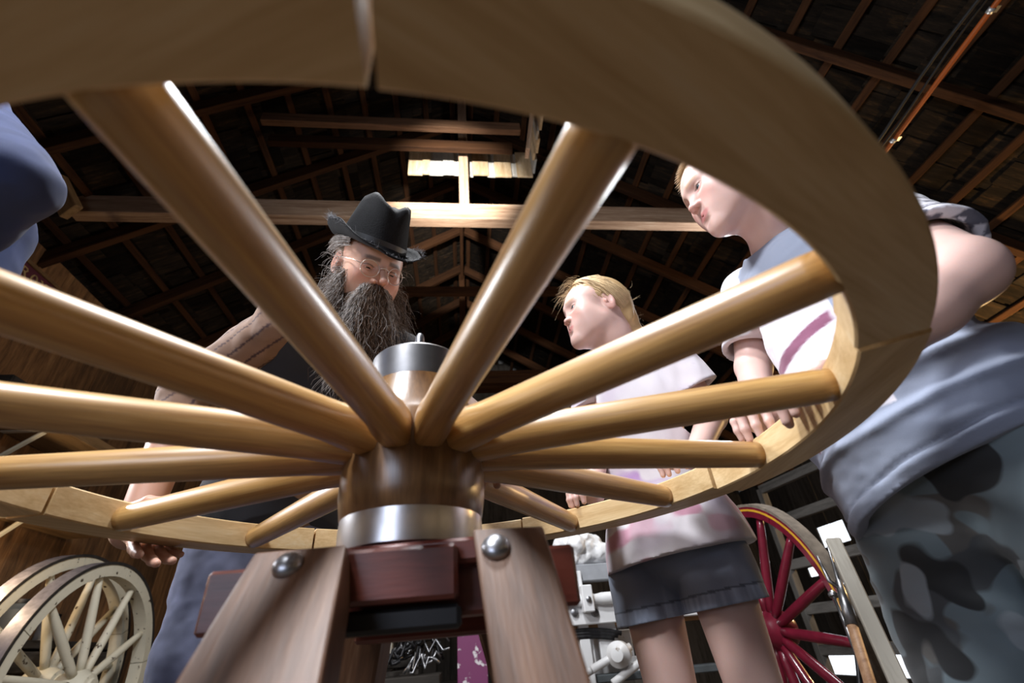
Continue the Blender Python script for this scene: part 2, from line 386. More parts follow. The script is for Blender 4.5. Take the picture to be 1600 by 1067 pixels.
def roof(side):
    s1 = SL - 0.25 if side < 0 else SR + 0.3
    n = 'ceiling_left' if side < 0 else 'ceiling_right'
    dS = nrm(B(side, 0, -RSL)); nrmv = nrm(np.cross(dS, EY)); nrmv = nrmv if nrmv[2] > 0 else -nrmv
    Lr = np.linalg.norm(B(s1 - RS, 0, roof_z(s1) - RZ))
    top = B(RS, 0, RZ)
    def P(a, t, k): return top + dS * a + EY * t + nrmv * k
    # outer sheet, then shingle by shingle, battens and rafters
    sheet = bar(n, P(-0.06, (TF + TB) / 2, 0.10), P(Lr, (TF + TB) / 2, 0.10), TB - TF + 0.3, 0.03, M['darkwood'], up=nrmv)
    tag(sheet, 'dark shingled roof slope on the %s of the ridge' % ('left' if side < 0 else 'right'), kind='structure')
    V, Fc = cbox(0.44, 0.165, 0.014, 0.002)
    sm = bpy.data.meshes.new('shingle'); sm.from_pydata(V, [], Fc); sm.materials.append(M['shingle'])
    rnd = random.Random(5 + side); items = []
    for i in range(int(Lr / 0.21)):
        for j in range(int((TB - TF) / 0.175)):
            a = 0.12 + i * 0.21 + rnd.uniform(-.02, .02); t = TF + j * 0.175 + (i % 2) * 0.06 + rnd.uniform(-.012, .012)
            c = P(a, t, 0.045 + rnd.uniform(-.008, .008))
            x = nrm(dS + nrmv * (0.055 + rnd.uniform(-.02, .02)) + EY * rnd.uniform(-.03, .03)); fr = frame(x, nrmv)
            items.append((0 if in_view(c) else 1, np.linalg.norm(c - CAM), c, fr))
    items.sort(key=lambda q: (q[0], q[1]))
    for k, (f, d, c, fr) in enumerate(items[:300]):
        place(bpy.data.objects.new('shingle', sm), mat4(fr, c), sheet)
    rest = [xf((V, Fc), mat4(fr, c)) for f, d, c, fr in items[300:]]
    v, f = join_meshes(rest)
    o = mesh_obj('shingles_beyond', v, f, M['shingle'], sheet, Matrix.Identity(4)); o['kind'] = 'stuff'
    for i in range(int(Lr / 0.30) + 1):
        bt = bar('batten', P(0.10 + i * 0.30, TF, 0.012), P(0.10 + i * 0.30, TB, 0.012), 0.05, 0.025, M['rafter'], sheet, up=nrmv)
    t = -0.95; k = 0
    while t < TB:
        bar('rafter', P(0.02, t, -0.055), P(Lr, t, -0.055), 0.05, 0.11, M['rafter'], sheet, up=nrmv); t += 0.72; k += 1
roof(-1); roof(1)
tag(bar('trim_1', B(RS, TF, RZ - 0.14), B(RS, TB, RZ - 0.14), 0.04, 0.2, M['rafter']), 'ridge board under the roof peak', kind='structure')

# tie beam, king post and collar above the wheel; a second frame further back
def truss(t, zt, mat, n, main):
    b1 = bar('tie_beam', B(-2.60, t, zt + 0.085), B(2.62, t, zt + 0.085), 0.09, 0.17, mat)
    tag(b1, 'long timber tie beam crossing the shed' + (' behind the hat' if main else ', the darker one further back'), kind='structure')
    kp = bar('king_post', B(RS, t + .0, zt + 0.17), B(RS, t, RZ - 0.12), 0.09, 0.075, mat, up=EX)
    tag(kp, 'upright post standing on the ' + ('lit' if main else 'further') + ' tie beam', kind='structure')
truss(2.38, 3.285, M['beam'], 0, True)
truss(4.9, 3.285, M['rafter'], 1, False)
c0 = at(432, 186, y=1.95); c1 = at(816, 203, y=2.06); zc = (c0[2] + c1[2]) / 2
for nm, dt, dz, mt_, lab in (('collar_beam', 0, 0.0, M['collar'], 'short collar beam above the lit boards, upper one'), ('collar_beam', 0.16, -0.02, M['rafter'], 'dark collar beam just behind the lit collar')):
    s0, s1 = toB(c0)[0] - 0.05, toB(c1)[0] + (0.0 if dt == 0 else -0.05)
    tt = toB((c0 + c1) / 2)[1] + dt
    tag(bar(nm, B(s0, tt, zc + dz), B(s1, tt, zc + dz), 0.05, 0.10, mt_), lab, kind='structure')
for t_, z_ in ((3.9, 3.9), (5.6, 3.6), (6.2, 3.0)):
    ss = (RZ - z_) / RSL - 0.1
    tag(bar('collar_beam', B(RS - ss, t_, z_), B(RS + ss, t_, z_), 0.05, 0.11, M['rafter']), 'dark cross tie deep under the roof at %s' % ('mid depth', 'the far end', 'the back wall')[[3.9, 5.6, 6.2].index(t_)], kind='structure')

# fringe of boards hung under the ridge
bdl = at(637, 262, y=2.36); bdr = at(833, 270, y=2.46)
hb = thing('board_fringe', 'pale upright boards hung in an L round the post above the lit tie beam', 'boards', (bdl + bdr) / 2)
s0, s1 = toB(bdl)[0], toB(bdr)[0]; tt = 2.47; zb = (bdl[2] + bdr[2]) / 2
wids = [.125, .055, .12, .085, .05, .06, .06, .125, .07, .13, .065, .12]
sc_ = (s1 - s0) / sum(wids); a = s0; rb = random.Random(3)
for i, wd in enumerate(wids):
    wd *= sc_; proud = i % 2
    drop = rb.uniform(-.012, .012) - (0.02 if proud else 0)
    bar('board', B(a + wd / 2, tt - 0.02 * proud, zb + drop), B(a + wd / 2, tt - 0.02 * proud, zb + 0.31), wd * (1.12 if proud else 1.0), 0.02, M['hatch_grey'] if i in (2, 3, 4, 6, 8, 10) else M['hatch'], hb, up=EY, c=0.002); a += wd
t_ = tt - 0.03
for i, wd in enumerate([.14, .06, .13, .07, .14, .06, .12, .08]):
    proud = i % 2
    bar('board', B(s1 + 0.015 - 0.02 * proud, t_ - wd / 2, zb + rb.uniform(-.015, .015)), B(s1 + 0.015 - 0.02 * proud, t_ - wd / 2, zb + 0.31), wd * (1.1 if proud else 1), 0.02, M['hatch'] if i % 3 else M['hatch_grey'], hb, up=EX, c=0.002); t_ -= wd
bar('board', at(824, 240, y=2.05), at(834, 150, y=2.05), 0.09, 0.03, M['beam'], hb, up=EX)

# walls of upright planks, each plank a board of its own
def plank_wall(name, label, p0, p1, ztop, mat, wd=0.2, holes=(), zbot=0.0):
    p0 = np.asarray(p0, float); p1 = np.asarray(p1, float); Lw = np.linalg.norm(p1 - p0); d = (p1 - p0) / Lw; nn = np.cross(d, EZ)
    root = bar(name, p0 + EZ * 0.02 - nn * 0.05, p1 + EZ * 0.02 - nn * 0.05, 0.06, 0.14, M['darkwood'])
    tag(root, label, kind='structure')
    k = int(Lw / wd); rr = random.Random(len(name) * 7 + k)
    for i in range(k):
        a = (i + .5) * Lw / k
        segs = [(zbot, ztop if not callable(ztop) else ztop(a))]
        for (a0, a1, z0, z1) in holes:
            if a0 < a < a1:
                ns = []
                for (q0, q1) in segs:
                    if z0 > q0: ns.append((q0, min(z0, q1)))
                    if z1 < q1: ns.append((max(z1, q0), q1))
                segs = ns
        for (q0, q1) in segs:
            if q1 - q0 < 0.02: continue
            off = -nn * (0.0 + rr.uniform(-.006, .006))
            bar('plank', p0 + d * a + off + EZ * q0, p0 + d * a + off + EZ * q1, Lw / k - 0.0006, 0.022, mat, root, up=nn, c=0.003)
    for z in (0.9, 1.9):
        if z < (ztop if not callable(ztop) else ztop(Lw / 2)) and not holes:
            bar('rail', p0 + EZ * z - nn * 0.05, p1 + EZ * z - nn * 0.05, 0.06, 0.09, M['darkwood'], root)
    return root
plank_wall('wall_left', 'brown plank wall on the left of the shed', B(SL, TF, 0), B(SL, TB, 0), roof_z(SL) + 0.02, M['wall'], 0.21)
plank_wall('wall_back', 'dark plank wall at the back of the shed', B(SL, TB, 0), B(SR, TB, 0), lambda a: roof_z(SL + a) + 0.13, M['darkwood'], 0.24)
plank_wall('wall_front', 'dark plank wall behind the viewer', B(SR, TF, 0), B(SL, TF, 0), lambda a: roof_z(SR - a) + 0.13, M['darkwood'], 0.24)
# right wall: open bays between posts, daylight coming in low down and through two slots
plank_wall('wall_right', 'dark slatted wall on the right with bright openings', B(SR, TB, 0), B(SR, TF, 0), roof_z(SR) + 0.02, M['darkwood'], 0.22,
           holes=((1.36, 1.72, 1.34, 1.56), (1.0, 1.6, 1.08, 1.18), (0.4, 4.6, 0.0, 0.36)))

# ------------------------------------------------------------------ the wheel being built
HX, HY, HZ = -0.1539, 0.6371, 0.8309
RAD, RIN, FH = 0.6, 0.5397, 0.047
A0 = math.radians(-66.262); STEP = 2 * math.pi / 14
def wdir(k): a = A0 + k * STEP; return np.array([math.cos(a), math.sin(a), 0])
HUB = np.array([HX, HY, HZ])
wheel = thing('wooden_wheel', 'new unpainted wooden cart wheel lying level on the stand in the middle', 'wheel', (HX, HY, HZ))
hubp = lathe('hub', [(0.080, -0.075), (0.093, -0.06), (0.097, -0.035), (0.098, -0.005), (0.0955, 0.01), (0.0955, 0.062), (0.092, 0.068), (0.086, 0.082), (0.079, 0.105), (0.073, 0.125), (0.0695, 0.138), (0.066, 0.150)], M['hub'], wheel, HUB, n=64)
lathe('hub_band', [(0.087, -0.103), (0.0915, -0.100), (0.0925, -0.075), (0.092, -0.062), (0.085, -0.062)], M['steel'], hubp, HUB, n=72)['label'] = 'polished steel band round the foot of the hub'
lathe('hub_band', [(0.066, 0.130), (0.0715, 0.131), (0.0715, 0.178), (0.069, 0.181), (0.03, 0.182)], M['steel'], hubp, HUB, n=72)['label'] = 'polished steel cap band on top of the hub'
lathe('axle_pin', [(0.0075, 0.17), (0.0075, 0.232), (0.0068, 0.238), (0.005, 0.2425), (0.002, 0.244)], M['bolt'], hubp, HUB, n=20)
def spoke_mesh():
    V = []; Fc = []; n = 24; prof = []
    L0, L1 = 0.078, 0.5425
    for i in range(27):
        t = i / 26; x = L0 + (L1 - L0) * t
        # squared foot at the hub, waisted, swelling, then round at the rim
        sq = max(0.0, 1 - t / 0.16)
        hw = 0.0205 * (1 - sq) + 0.0205 * sq; hh = 0.0265 - 0.006 * t
        hw = 0.0225 - 0.0025 * t if t > .12 else 0.0185 + 0.004 * t / .12
        if t > 0.975: hw *= 0.96; hh *= 0.96
        p = 2 + 3.0 * sq
        for k in range(n):
            a = 2 * math.pi * k / n; ca, sa = math.cos(a), math.sin(a)
            rr = (abs(ca) ** p + abs(sa) ** p) ** (-1 / p)
            V.append((x, rr * ca * hw, rr * sa * hh))
    for i in range(26):
        for k in range(n): Fc.append((i * n + k, (i + 1) * n + k, (i + 1) * n + (k + 1) % n, i * n + (k + 1) % n))
    Fc.append(tuple(range(n))); Fc.append(tuple(26 * n + k for k in range(n))[::-1])
    Fc = [f[::-1] for f in Fc]
    return V, Fc
sv, sf = spoke_mesh()
spm = bpy.data.meshes.new('spoke'); spm.from_pydata(sv, [], sf); spm.materials.append(M['spoke']); spm.polygons.foreach_set('use_smooth', [True] * len(spm.polygons))
ZH, ZR = 0.0345, 0.0195                  # spokes slope a little: the wheel is dished
for k in range(14):
    d = wdir(k); x = nrm(d * 0.45 + EZ * (ZR - ZH)); fr = frame(x)
    place(bpy.data.objects.new('spoke', spm), mat4(fr, HUB + EZ * (ZH + 0.003) ), wheel)
def felloe(k0, k1, ri, ro, z0, z1):
    a0 = A0 + k0 * STEP + 0.0045; a1 = A0 + k1 * STEP - 0.0045; am = (a0 + a1) / 2
    X = np.array([-math.sin(am), math.cos(am), 0]); Y = -np.array([math.cos(am), math.sin(am), 0]); c = HUB - Y * (ri + ro) / 2 + EZ * (z0 + z1) / 2
    A = np.stack([X, Y, EZ]); V = []; Fc = []; n = 28
    e = 0.0022; sec = [(ri + e, z0), (ro - e, z0), (ro, z0 + e), (ro, z1 - e), (ro - e, z1), (ri + e, z1), (ri, z1 - e), (ri, z0 + e)]
    for i in range(n + 1):
        a = a0 + (a1 - a0) * i / n
        for (r, z) in sec: V.append(A @ (HUB + np.array([r * math.cos(a), r * math.sin(a), z]) - c))
    for i in range(n):
        for k in range(8): Fc.append((i * 8 + k, i * 8 + (k + 1) % 8, (i + 1) * 8 + (k + 1) % 8, (i + 1) * 8 + k))
    Fc.append(tuple(range(8))[::-1]); Fc.append(tuple(n * 8 + k for k in range(8)))
    o = mesh_obj('felloe', V, Fc, M['felloe'], wheel, mat4((X, Y, EZ), c), True)
    o.data.set_sharp_from_angle(angle=math.radians(30))
offs = {-0.5: (0, 0, 0, 0), 1.5: (0.002, .001, -.002, 0), 3.5: (-.002, -.001, .002, 0), 5.5: (.001, 0, 0, 0), -2.5: (.001, .002, -.001, 0), -4.5: (.002, 0, .001, 0), 7.5: (0, 0, 0, 0)}
for k in (-0.5, 1.5, 3.5, 5.5, 7.5, -4.5, -2.5):
    q = offs[k]; felloe(k, k + 2, RIN + q[0], RAD + q[1], 0.0 + q[2], FH + q[2])

# ------------------------------------------------------------------ the stand under the hub
st = thing('wheel_stand', 'red gum trestle stand with steel bolts carrying the wheel', 'stand', (HX, HY, 0))
p0 = at(330, 858, y=0.585); p1 = at(892, 855, y=0.60); p0[2] = p1[2] = 0.700
plate = box('top_plate', (HX, HY, 0.7145), (0.20, 0.19, 0.026), M['stand_red'], st, (np.array([1., 0, 0]), np.array([0, 1., 0]), EZ))
p0 = at(350, 868, y=0.57); p1 = at(892, 858, y=0.60); p0[2] = p1[2] = 0.685
bar('crossbar', p0, p1, 0.05, 0.062, M['stand_red'], st)
p0 = np.array([HX - 0.09, HY + 0.10, 0.67]); p1 = np.array([HX + 0.12, HY + 0.10, 0.67])
bar('crossbar', p0, p1, 0.05, 0.06, M['stand_red'], st)
a0 = at(522, 902, y=0.525); a1 = at(716, 896, y=0.535); a0[2] = a1[2] = 0.693
bar('apron', a0, a1, 0.024, 0.052, M['stand_red'], st)
a0 = a0 - EZ * 0.04 + np.array([0, 0.02, 0]); a1 = a1 - EZ * 0.04 + np.array([0, 0.02, 0])
bar('lower_rail', a0, a1, 0.03, 0.022, M['black'], st)  # black bar standing in for the dark underside of the apron
def leg(tl, tr, bl, br, ytop, ybot, thick):
    """a plank leg whose front face passes through four sight lines, then runs on to the floor at even width"""
    A, B_, C_, D_ = at(*tl, y=ytop), at(*tr, y=ytop), at(*br, y=ybot), at(*bl, y=ybot)
    top = (A + B_) / 2; d = nrm((C_ + D_) / 2 - top); side = nrm(B_ - A); n = nrm(np.cross(side, d)); n = n if n[1] > 0 else -n
    C_ = C_ - n * ((C_ - A) @ n); D_ = D_ - n * ((D_ - A) @ n)
    k = (C_[2] - 0.0) / -d[2]; E_, F_ = C_ + d * k, D_ + d * ((D_[2]) / -d[2])
    X = d; Z = n; Y = np.cross(Z, X); R_ = np.stack([X, Y, Z], 1); c = (top + (E_ + F_) / 2) / 2
    front = [A, B_, C_, E_, F_, D_]; V = [R_.T @ (p - c) for p in front] + [R_.T @ (p + n * thick - c) for p in front]
    Fc = [(0, 1, 2, 5), (5, 2, 3, 4), (11, 8, 7, 6), (10, 9, 8, 11)] + [(a_, 6 + a_, 6 + (a_ + 1) % 6, (a_ + 1) % 6) for a_ in range(6)]
    o = mesh_obj('leg', V, Fc, M['stand'], st, mat4((X, Y, Z), c)); bv = o.modifiers.new('edge', 'BEVEL'); bv.width = .003; bv.segments = 2
    return top, d, n, side
T1 = leg((398, 862), (541, 850), (268, 1067), (503, 1067), 0.50, 0.42, 0.045)
T2 = leg((738, 826), (848, 820), (772, 1067), (925, 1067), 0.50, 0.42, 0.050)
for (dx, dy) in ((-0.16, 0.17), (0.16, 0.17)):
    q = np.array([HX + dx * .6, HY + dy * .8, 0.70]); e = np.array([HX + dx * 1.7, HY + dy * 2.6, 0.0])
    bar('leg', q, e, 0.085, 0.045, M['stand'], st, up=(0, -1, 0.3))
q = at(535, 905, y=0.56); e = at(533, 1067, y=0.53); d = nrm(e - q); 
for (u, v, T) in ((450, 885, T1), (775, 857, T2)):
    c = at(u, v, y=0.487); n = -T[2]
    # dome head sitting on the leg face
    c = c + n * ((T[0] - c) @ n)
    prof = [(0.0145 * math.cos(a), 0.0105 * math.sin(a)) for a in np.linspace(0, math.pi / 2 * .97, 9)]
    lathe('bolt', [(0.0145, -0.01)] + prof, M['bolt'], st, c, axis=n, n=28)
#@@NEXT
# ------------------------------------------------------------------ smooth bodies: distance fields turned into quad skins
class Field:
    def __init__(s): s.ops = []
    def _add(s, fn, c, r, k, op): s.ops.append((fn, np.asarray(c, np.float32), float(r), k, op))
    def cone(s, a, b, ra, rb, k=0.012, op='u'):
        a = np.asarray(a, np.float32); b = np.asarray(b, np.float32); ba = b - a; L2 = float(ba @ ba) + 1e-12
        def fn(P):
            t = np.clip(((P - a) @ ba) / L2, 0, 1); q = P - a - t[:, None] * ba
            return np.sqrt((q * q).sum(1)) - (ra + (rb - ra) * t)
        s._add(fn, (a + b) / 2, math.sqrt(L2) / 2 + max(ra, rb), k, op); return s
    def chain(s, pts, rs, k=0.012):
        for i in range(len(pts) - 1): s.cone(pts[i], pts[i + 1], rs[i], rs[i + 1], k)
        return s
    def ell(s, c, r, R=None, k=0.012, op='u'):
        c = np.asarray(c, np.float32); r = np.asarray(r, np.float32); R = np.eye(3, dtype=np.float32) if R is None else np.asarray(R, np.float32)
        def fn(P):
            q = (P - c) @ R; k0 = np.sqrt(((q / r) ** 2).sum(1)); k1 = np.sqrt(((q / (r * r)) ** 2).sum(1)) + 1e-9
            return k0 * (k0 - 1) / k1
        s._add(fn, c, float(r.max()), k, op); return s
    def half(s, p, n):
        """cut away what lies on the side n points to"""
        p = np.asarray(p, np.float32); n = np.asarray(nrm(n), np.float32)
        s.ops.append((lambda P: (P - p) @ n, None, 0, 0, 'c')); return s
    def ripple(s, fn): s.ops.append((fn, None, 0, 0, 'd')); return s
    def __call__(s, P, marg=0.06):
        P = np.asarray(P, np.float32); d = np.full(len(P), 1.0, np.float32)
        for fn, c, r, k, op in s.ops:
            if op == 'c': d = np.maximum(d, fn(P)); continue
            if op == 'd':
                i = np.nonzero(np.abs(d) < 0.05)[0]
                if len(i): d[i] += fn(P[i])
                continue
            q = P - c; i = np.nonzero((q * q).sum(1) < (r + marg) ** 2)[0]
            if not len(i): continue
            b = fn(P[i]).astype(np.float32); a = d[i]
            if op == 'u':
                h = np.clip(.5 + .5 * (b - a) / k, 0, 1); d[i] = b + (a - b) * h - k * h * (1 - h) if False else b * (1 - (1 - h)) * 0 + (b * (1 - h) + a * h) - k * h * (1 - h)
            else:
                h = np.clip(.5 - .5 * (a + b) / k, 0, 1); d[i] = a * (1 - h) + (-b) * h + k * h * (1 - h)
        return d

def skin_mesh(f, h, lo=None, hi=None):
    """surface nets on a sparse grid"""
    if lo is None:
        cs = [(c - r, c + r) for fn, c, r, k, op in f.ops if op == 'u']
        lo = np.min([c[0] for c in cs], 0) - 0.02; hi = np.max([c[1] for c in cs], 0) + 0.02
    lo = np.asarray(lo, float); hi = np.asarray(hi, float); S = 4
    nc = np.ceil((hi - lo) / (h * S)).astype(int); n = nc * S + 1
    ax = [lo[i] + h * S * np.arange(nc[i] + 1) for i in range(3)]
    G = np.stack(np.meshgrid(*ax, indexing='ij'), -1).reshape(-1, 3)
    Dc = f(G, 0.06 + 9 * h).reshape(nc + 1)
    mn = np.minimum.reduce([np.abs(Dc[a:nc[0] + a, b:nc[1] + b, c:nc[2] + c]) for a in (0, 1) for b in (0, 1) for c in (0, 1)])
    act = mn < 8.0 * h
    mask = np.zeros(n, bool)
    ce = act.repeat(S, 0).repeat(S, 1).repeat(S, 2)
    for a in (0, 1):
        for b in (0, 1):
            for c in (0, 1): mask[a:a + n[0] - 1, b:b + n[1] - 1, c:c + n[2] - 1] |= ce
    D = np.ones(n, np.float32)
    neg = (Dc < 0)[:-1, :-1, :-1].repeat(S, 0).repeat(S, 1).repeat(S, 2)
    D[:-1, :-1, :-1][neg] = -1
    I = np.argwhere(mask)
    D[mask] = f(lo + I * h)
    Sg = D < 0
    cnt = np.zeros(n - 1, np.uint8)
    for a in (0, 1):
        for b in (0, 1):
            for c in (0, 1): cnt += Sg[a:a + n[0] - 1, b:b + n[1] - 1, c:c + n[2] - 1]
    cell = (cnt > 0) & (cnt < 8)
    C = np.argwhere(cell); ids = np.full(n - 1, -1, np.int32); ids[cell] = np.arange(len(C))
    corner = {(a, b, c): D[C[:, 0] + a, C[:, 1] + b, C[:, 2] + c] for a in (0, 1) for b in (0, 1) for c in (0, 1)}
    acc = np.zeros((len(C), 3)); num = np.zeros(len(C))
    for axn in range(3):
        o = [i for i in range(3) if i != axn]
        for p in (0, 1):
            for q in (0, 1):
                k0 = [0, 0, 0]; k0[o[0]] = p; k0[o[1]] = q; k1 = list(k0); k1[axn] = 1
                d0 = corner[tuple(k0)]; d1 = corner[tuple(k1)]; x = (d0 < 0) != (d1 < 0)
                t = np.where(x, d0 / np.where(x, d0 - d1, 1), 0)
                pt = np.zeros((len(C), 3)); pt[:, o[0]] = p; pt[:, o[1]] = q; pt[:, axn] = t
                acc += pt * x[:, None]; num += x
    V = lo + h * (C + acc / num[:, None])
    Q = []
    for axn in range(3):
        sl0 = [slice(None)] * 3; sl1 = [slice(None)] * 3; sl0[axn] = slice(0, -1); sl1[axn] = slice(1, None)
        a = Sg[tuple(sl0)]; b = Sg[tuple(sl1)]; E = np.argwhere(a != b)
        u, v = (axn + 1) % 3, (axn + 2) % 3
        E = E[(E[:, u] > 0) & (E[:, v] > 0) & (E[:, u] < n[u] - 1) & (E[:, v] < n[v] - 1)]
        s = Sg[E[:, 0], E[:, 1], E[:, 2]]
        def cid(du, dv):
            q = E.copy(); q[:, u] += du; q[:, v] += dv; return ids[q[:, 0], q[:, 1], q[:, 2]]
        q = np.stack([cid(-1, -1), cid(0, -1), cid(0, 0), cid(-1, 0)], 1)
        q[~s] = q[~s][:, ::-1]; Q.append(q)
    Q = np.concatenate(Q); Q = Q[(Q >= 0).all(1)]
    # settle the points on the true surface
    e = h * 0.5
    for _ in range(2):
        d = f(V); g = np.stack([f(V + np.eye(3)[i] * e) - f(V - np.eye(3)[i] * e) for i in range(3)], 1) / (2 * e)
        st_ = np.clip(d / np.maximum((g * g).sum(1), .25), -h * .6, h * .6); V = V - g * st_[:, None]
    return V, Q

def hash3(I, seed):
    x = (I[:, 0].astype(np.int64) * 73856093) ^ (I[:, 1].astype(np.int64) * 19349663) ^ (I[:, 2].astype(np.int64) * 83492791) ^ (seed * 2654435761)
    x = (x ^ (x >> 13)) * 1274126177 & 0x7fffffff; x = (x ^ (x >> 16)) & 0xffff
    return x / 65535.0
def noise(P, fr, seed=0):
    q = np.asarray(P, float) * fr; i = np.floor(q).astype(int); t = q - i; t = t * t * (3 - 2 * t); r = 0
    for a in (0, 1):
        for b in (0, 1):
            for c in (0, 1):
                wgt = (t[:, 0] if a else 1 - t[:, 0]) * (t[:, 1] if b else 1 - t[:, 1]) * (t[:, 2] if c else 1 - t[:, 2])
                r = r + wgt * hash3(i + [a, b, c], seed)
    return r * 2 - 1
def folds(amp, fr, seed, stretch=(1, 1, 1)):
    st_ = np.asarray(stretch, float)
    def fn(P):
        a = noise(P * st_, fr, seed); return (amp * (np.abs(a) ** .7 * np.sign(a) * .7 + .35 * noise(P * st_, fr * 2.3, seed + 1))).astype(np.float32)
    return fn
def merged(parts):
    V = np.concatenate([p[0] for p in parts]); n = 0; Q = []; 
    for p in parts: Q.append(p[1] + n); n += len(p[0])
    Cc = np.concatenate([p[2] for p in parts]); return V, np.concatenate(Q), Cc

def strands_mesh(Ps, r, sides=3):
    """Ps: (count, points, 3): thin tapered hairs in one mesh"""
    Ps = np.asarray(Ps, float); n, k, _ = Ps.shape
    T = np.gradient(Ps, axis=1); T /= np.linalg.norm(T, axis=2, keepdims=True) + 1e-9
    ref = np.array([0.37, 0.61, 0.70]); u = np.cross(T, ref); u /= np.linalg.norm(u, axis=2, keepdims=True) + 1e-9; v = np.cross(T, u)
    rr = (np.asarray(r).reshape(-1, 1) if np.ndim(r) else np.full((n, 1), r)) * np.linspace(1, .25, k)[None]
    V = np.stack([Ps + rr[..., None] * (math.cos(2 * math.pi * j / sides) * u + math.sin(2 * math.pi * j / sides) * v) for j in range(sides)], 2).reshape(-1, 3)
    base = (np.arange(n)[:, None, None] * k + np.arange(k - 1)[None, :, None]) * sides; j = np.arange(sides)[None, None, :]
    a = base + j; b = base + (j + 1) % sides
    return V, np.stack([a, b, b + sides, a + sides], -1).reshape(-1, 4)

# ------------------------------------------------------------------ heads and hands
class Frame:
    """local axes: X to the figure's right, Y forward, Z up"""
    def __init__(s, o, fwd, up=(0, 0, 1), sc=1.0):
        y = nrm(fwd); z = np.asarray(up, float); z = nrm(z - y * (z @ y)); x = np.cross(y, z)
        s.o = np.asarray(o, float); s.R = np.stack([x, y, z], 1); s.sc = sc
    def p(s, *q): return s.o + s.R @ (np.asarray(q if len(q) > 1 else q[0], float) * s.sc)
    def v(s, *q): return s.R @ np.asarray(q, float)
    def loc(s, P): return ((np.asarray(P) - s.o) @ s.R) / s.sc

def head_field(f, H, kid=True, nose=1.0, ears=True, jaw=1.0, smile=0.0, lid=.0040, lidz=.0050):
    S = H.sc; p = H.p; R = H.R
    def E(c, r, k, op='u', RR=None): f.ell(p(*c), np.asarray(r) * S, R if RR is None else R @ RR, k * S, op)
    def Cn(a, b, ra, rb, k, op='u'): f.cone(p(*a), p(*b), ra * S, rb * S, k * S, op)
    E((0, -.016, .036), (.075, .093, .079), .02)                       # skull
    E((0, .030, .028), (.066, .060, .060), .03)                        # forehead
    E((0, .036, -.034), (.055, .050, .066), .03)                       # mid face
    for s in (-1, 1):
        Cn((s * .052 * jaw, .0, -.050), (s * .016, .068, -.090), .021, .016, .034)
        E((s * .040, .052, -.020), (.026, .026, .028), .026)           # cheek
        E((s * .044, .026, -.050), (.022, .036, .032), .030)
        Cn((s * .012, .083, .027), (s * .040, .068, .024), .0085, .008, .014)   # brow
    E((0, .076, -.092), (.017, .013, .013), .018)                      # chin
    E((0, .066, -.055), (.036, .021, .027), .024)                      # mouth mound
    for s in (-1, 1): E((s * .0315, .094, .006), (.0165, .016, .0105), .012, 's')   # eye sockets
    n = nose
    Cn((0, .082, .018), (0, .099 * (.5 + .5 * n), -.018), .0062, .0085, .010)
    E((0, .1035 * (.62 + .38 * n), -.0225), (.0105, .0100, .0085), .006)
    for s in (-1, 1): E((s * .0115, .092, -.0255), (.0072, .0095, .0062), .005)
    for s in (-1, 1): E((s * .0058, .097, -.0325), (.0034, .0058, .0040), .002, 's')
    # lids round the eyeball, opened by a slit
    for s in (-1, 1):
        E((s * .0315, .0705, .0055), (.0142, .0142, .0138), .004)
        E((s * .0315, .0855, lidz), (.0118, .0090, lid), .002, 's')
    # lips and the line between them
    Cn((-.023, .0788, -.0515), (0, .0880, -.0497), .0030, .0042, .006); Cn((.023, .0788, -.0515), (0, .0880, -.0497), .0030, .0042, .006)
    Cn((-.014, .0795, -.0582), (.014, .0795, -.0582), .0048, .0048, .008); E((0, .0835, -.0588), (.011, .0055, .0052), .008)
    for s in (-1, 1): Cn((s * .0265, .0800, -.0540 + smile), (0, .0920, -.0545), .0012, .0016, .0015, 's')
    E((0, .0965, -.070), (.013, .007, .004), .010, 's')
    if ears:
        for s in (-1, 1):
            a = math.radians(18); RR = np.array([[math.cos(a), -s * math.sin(a), 0], [s * math.sin(a), math.cos(a), 0], [0, 0, 1]]) @ np.array([[1, 0, 0], [0, .97, .24], [0, -.24, .97]])
            E((s * .0755, -.014, .000), (.0075, .0175, .0300), .006, 'u', RR)
            E((s * .0825, -.012, .004), (.0060, .0105, .0190), .004, 's', RR)
            E((s * .0800, -.004, -.004), (.0040, .0045, .0070), .004, 'u', RR)
    Cn((0, -.028, -.030), (0, -.034, -.090), .056, .052, .03)

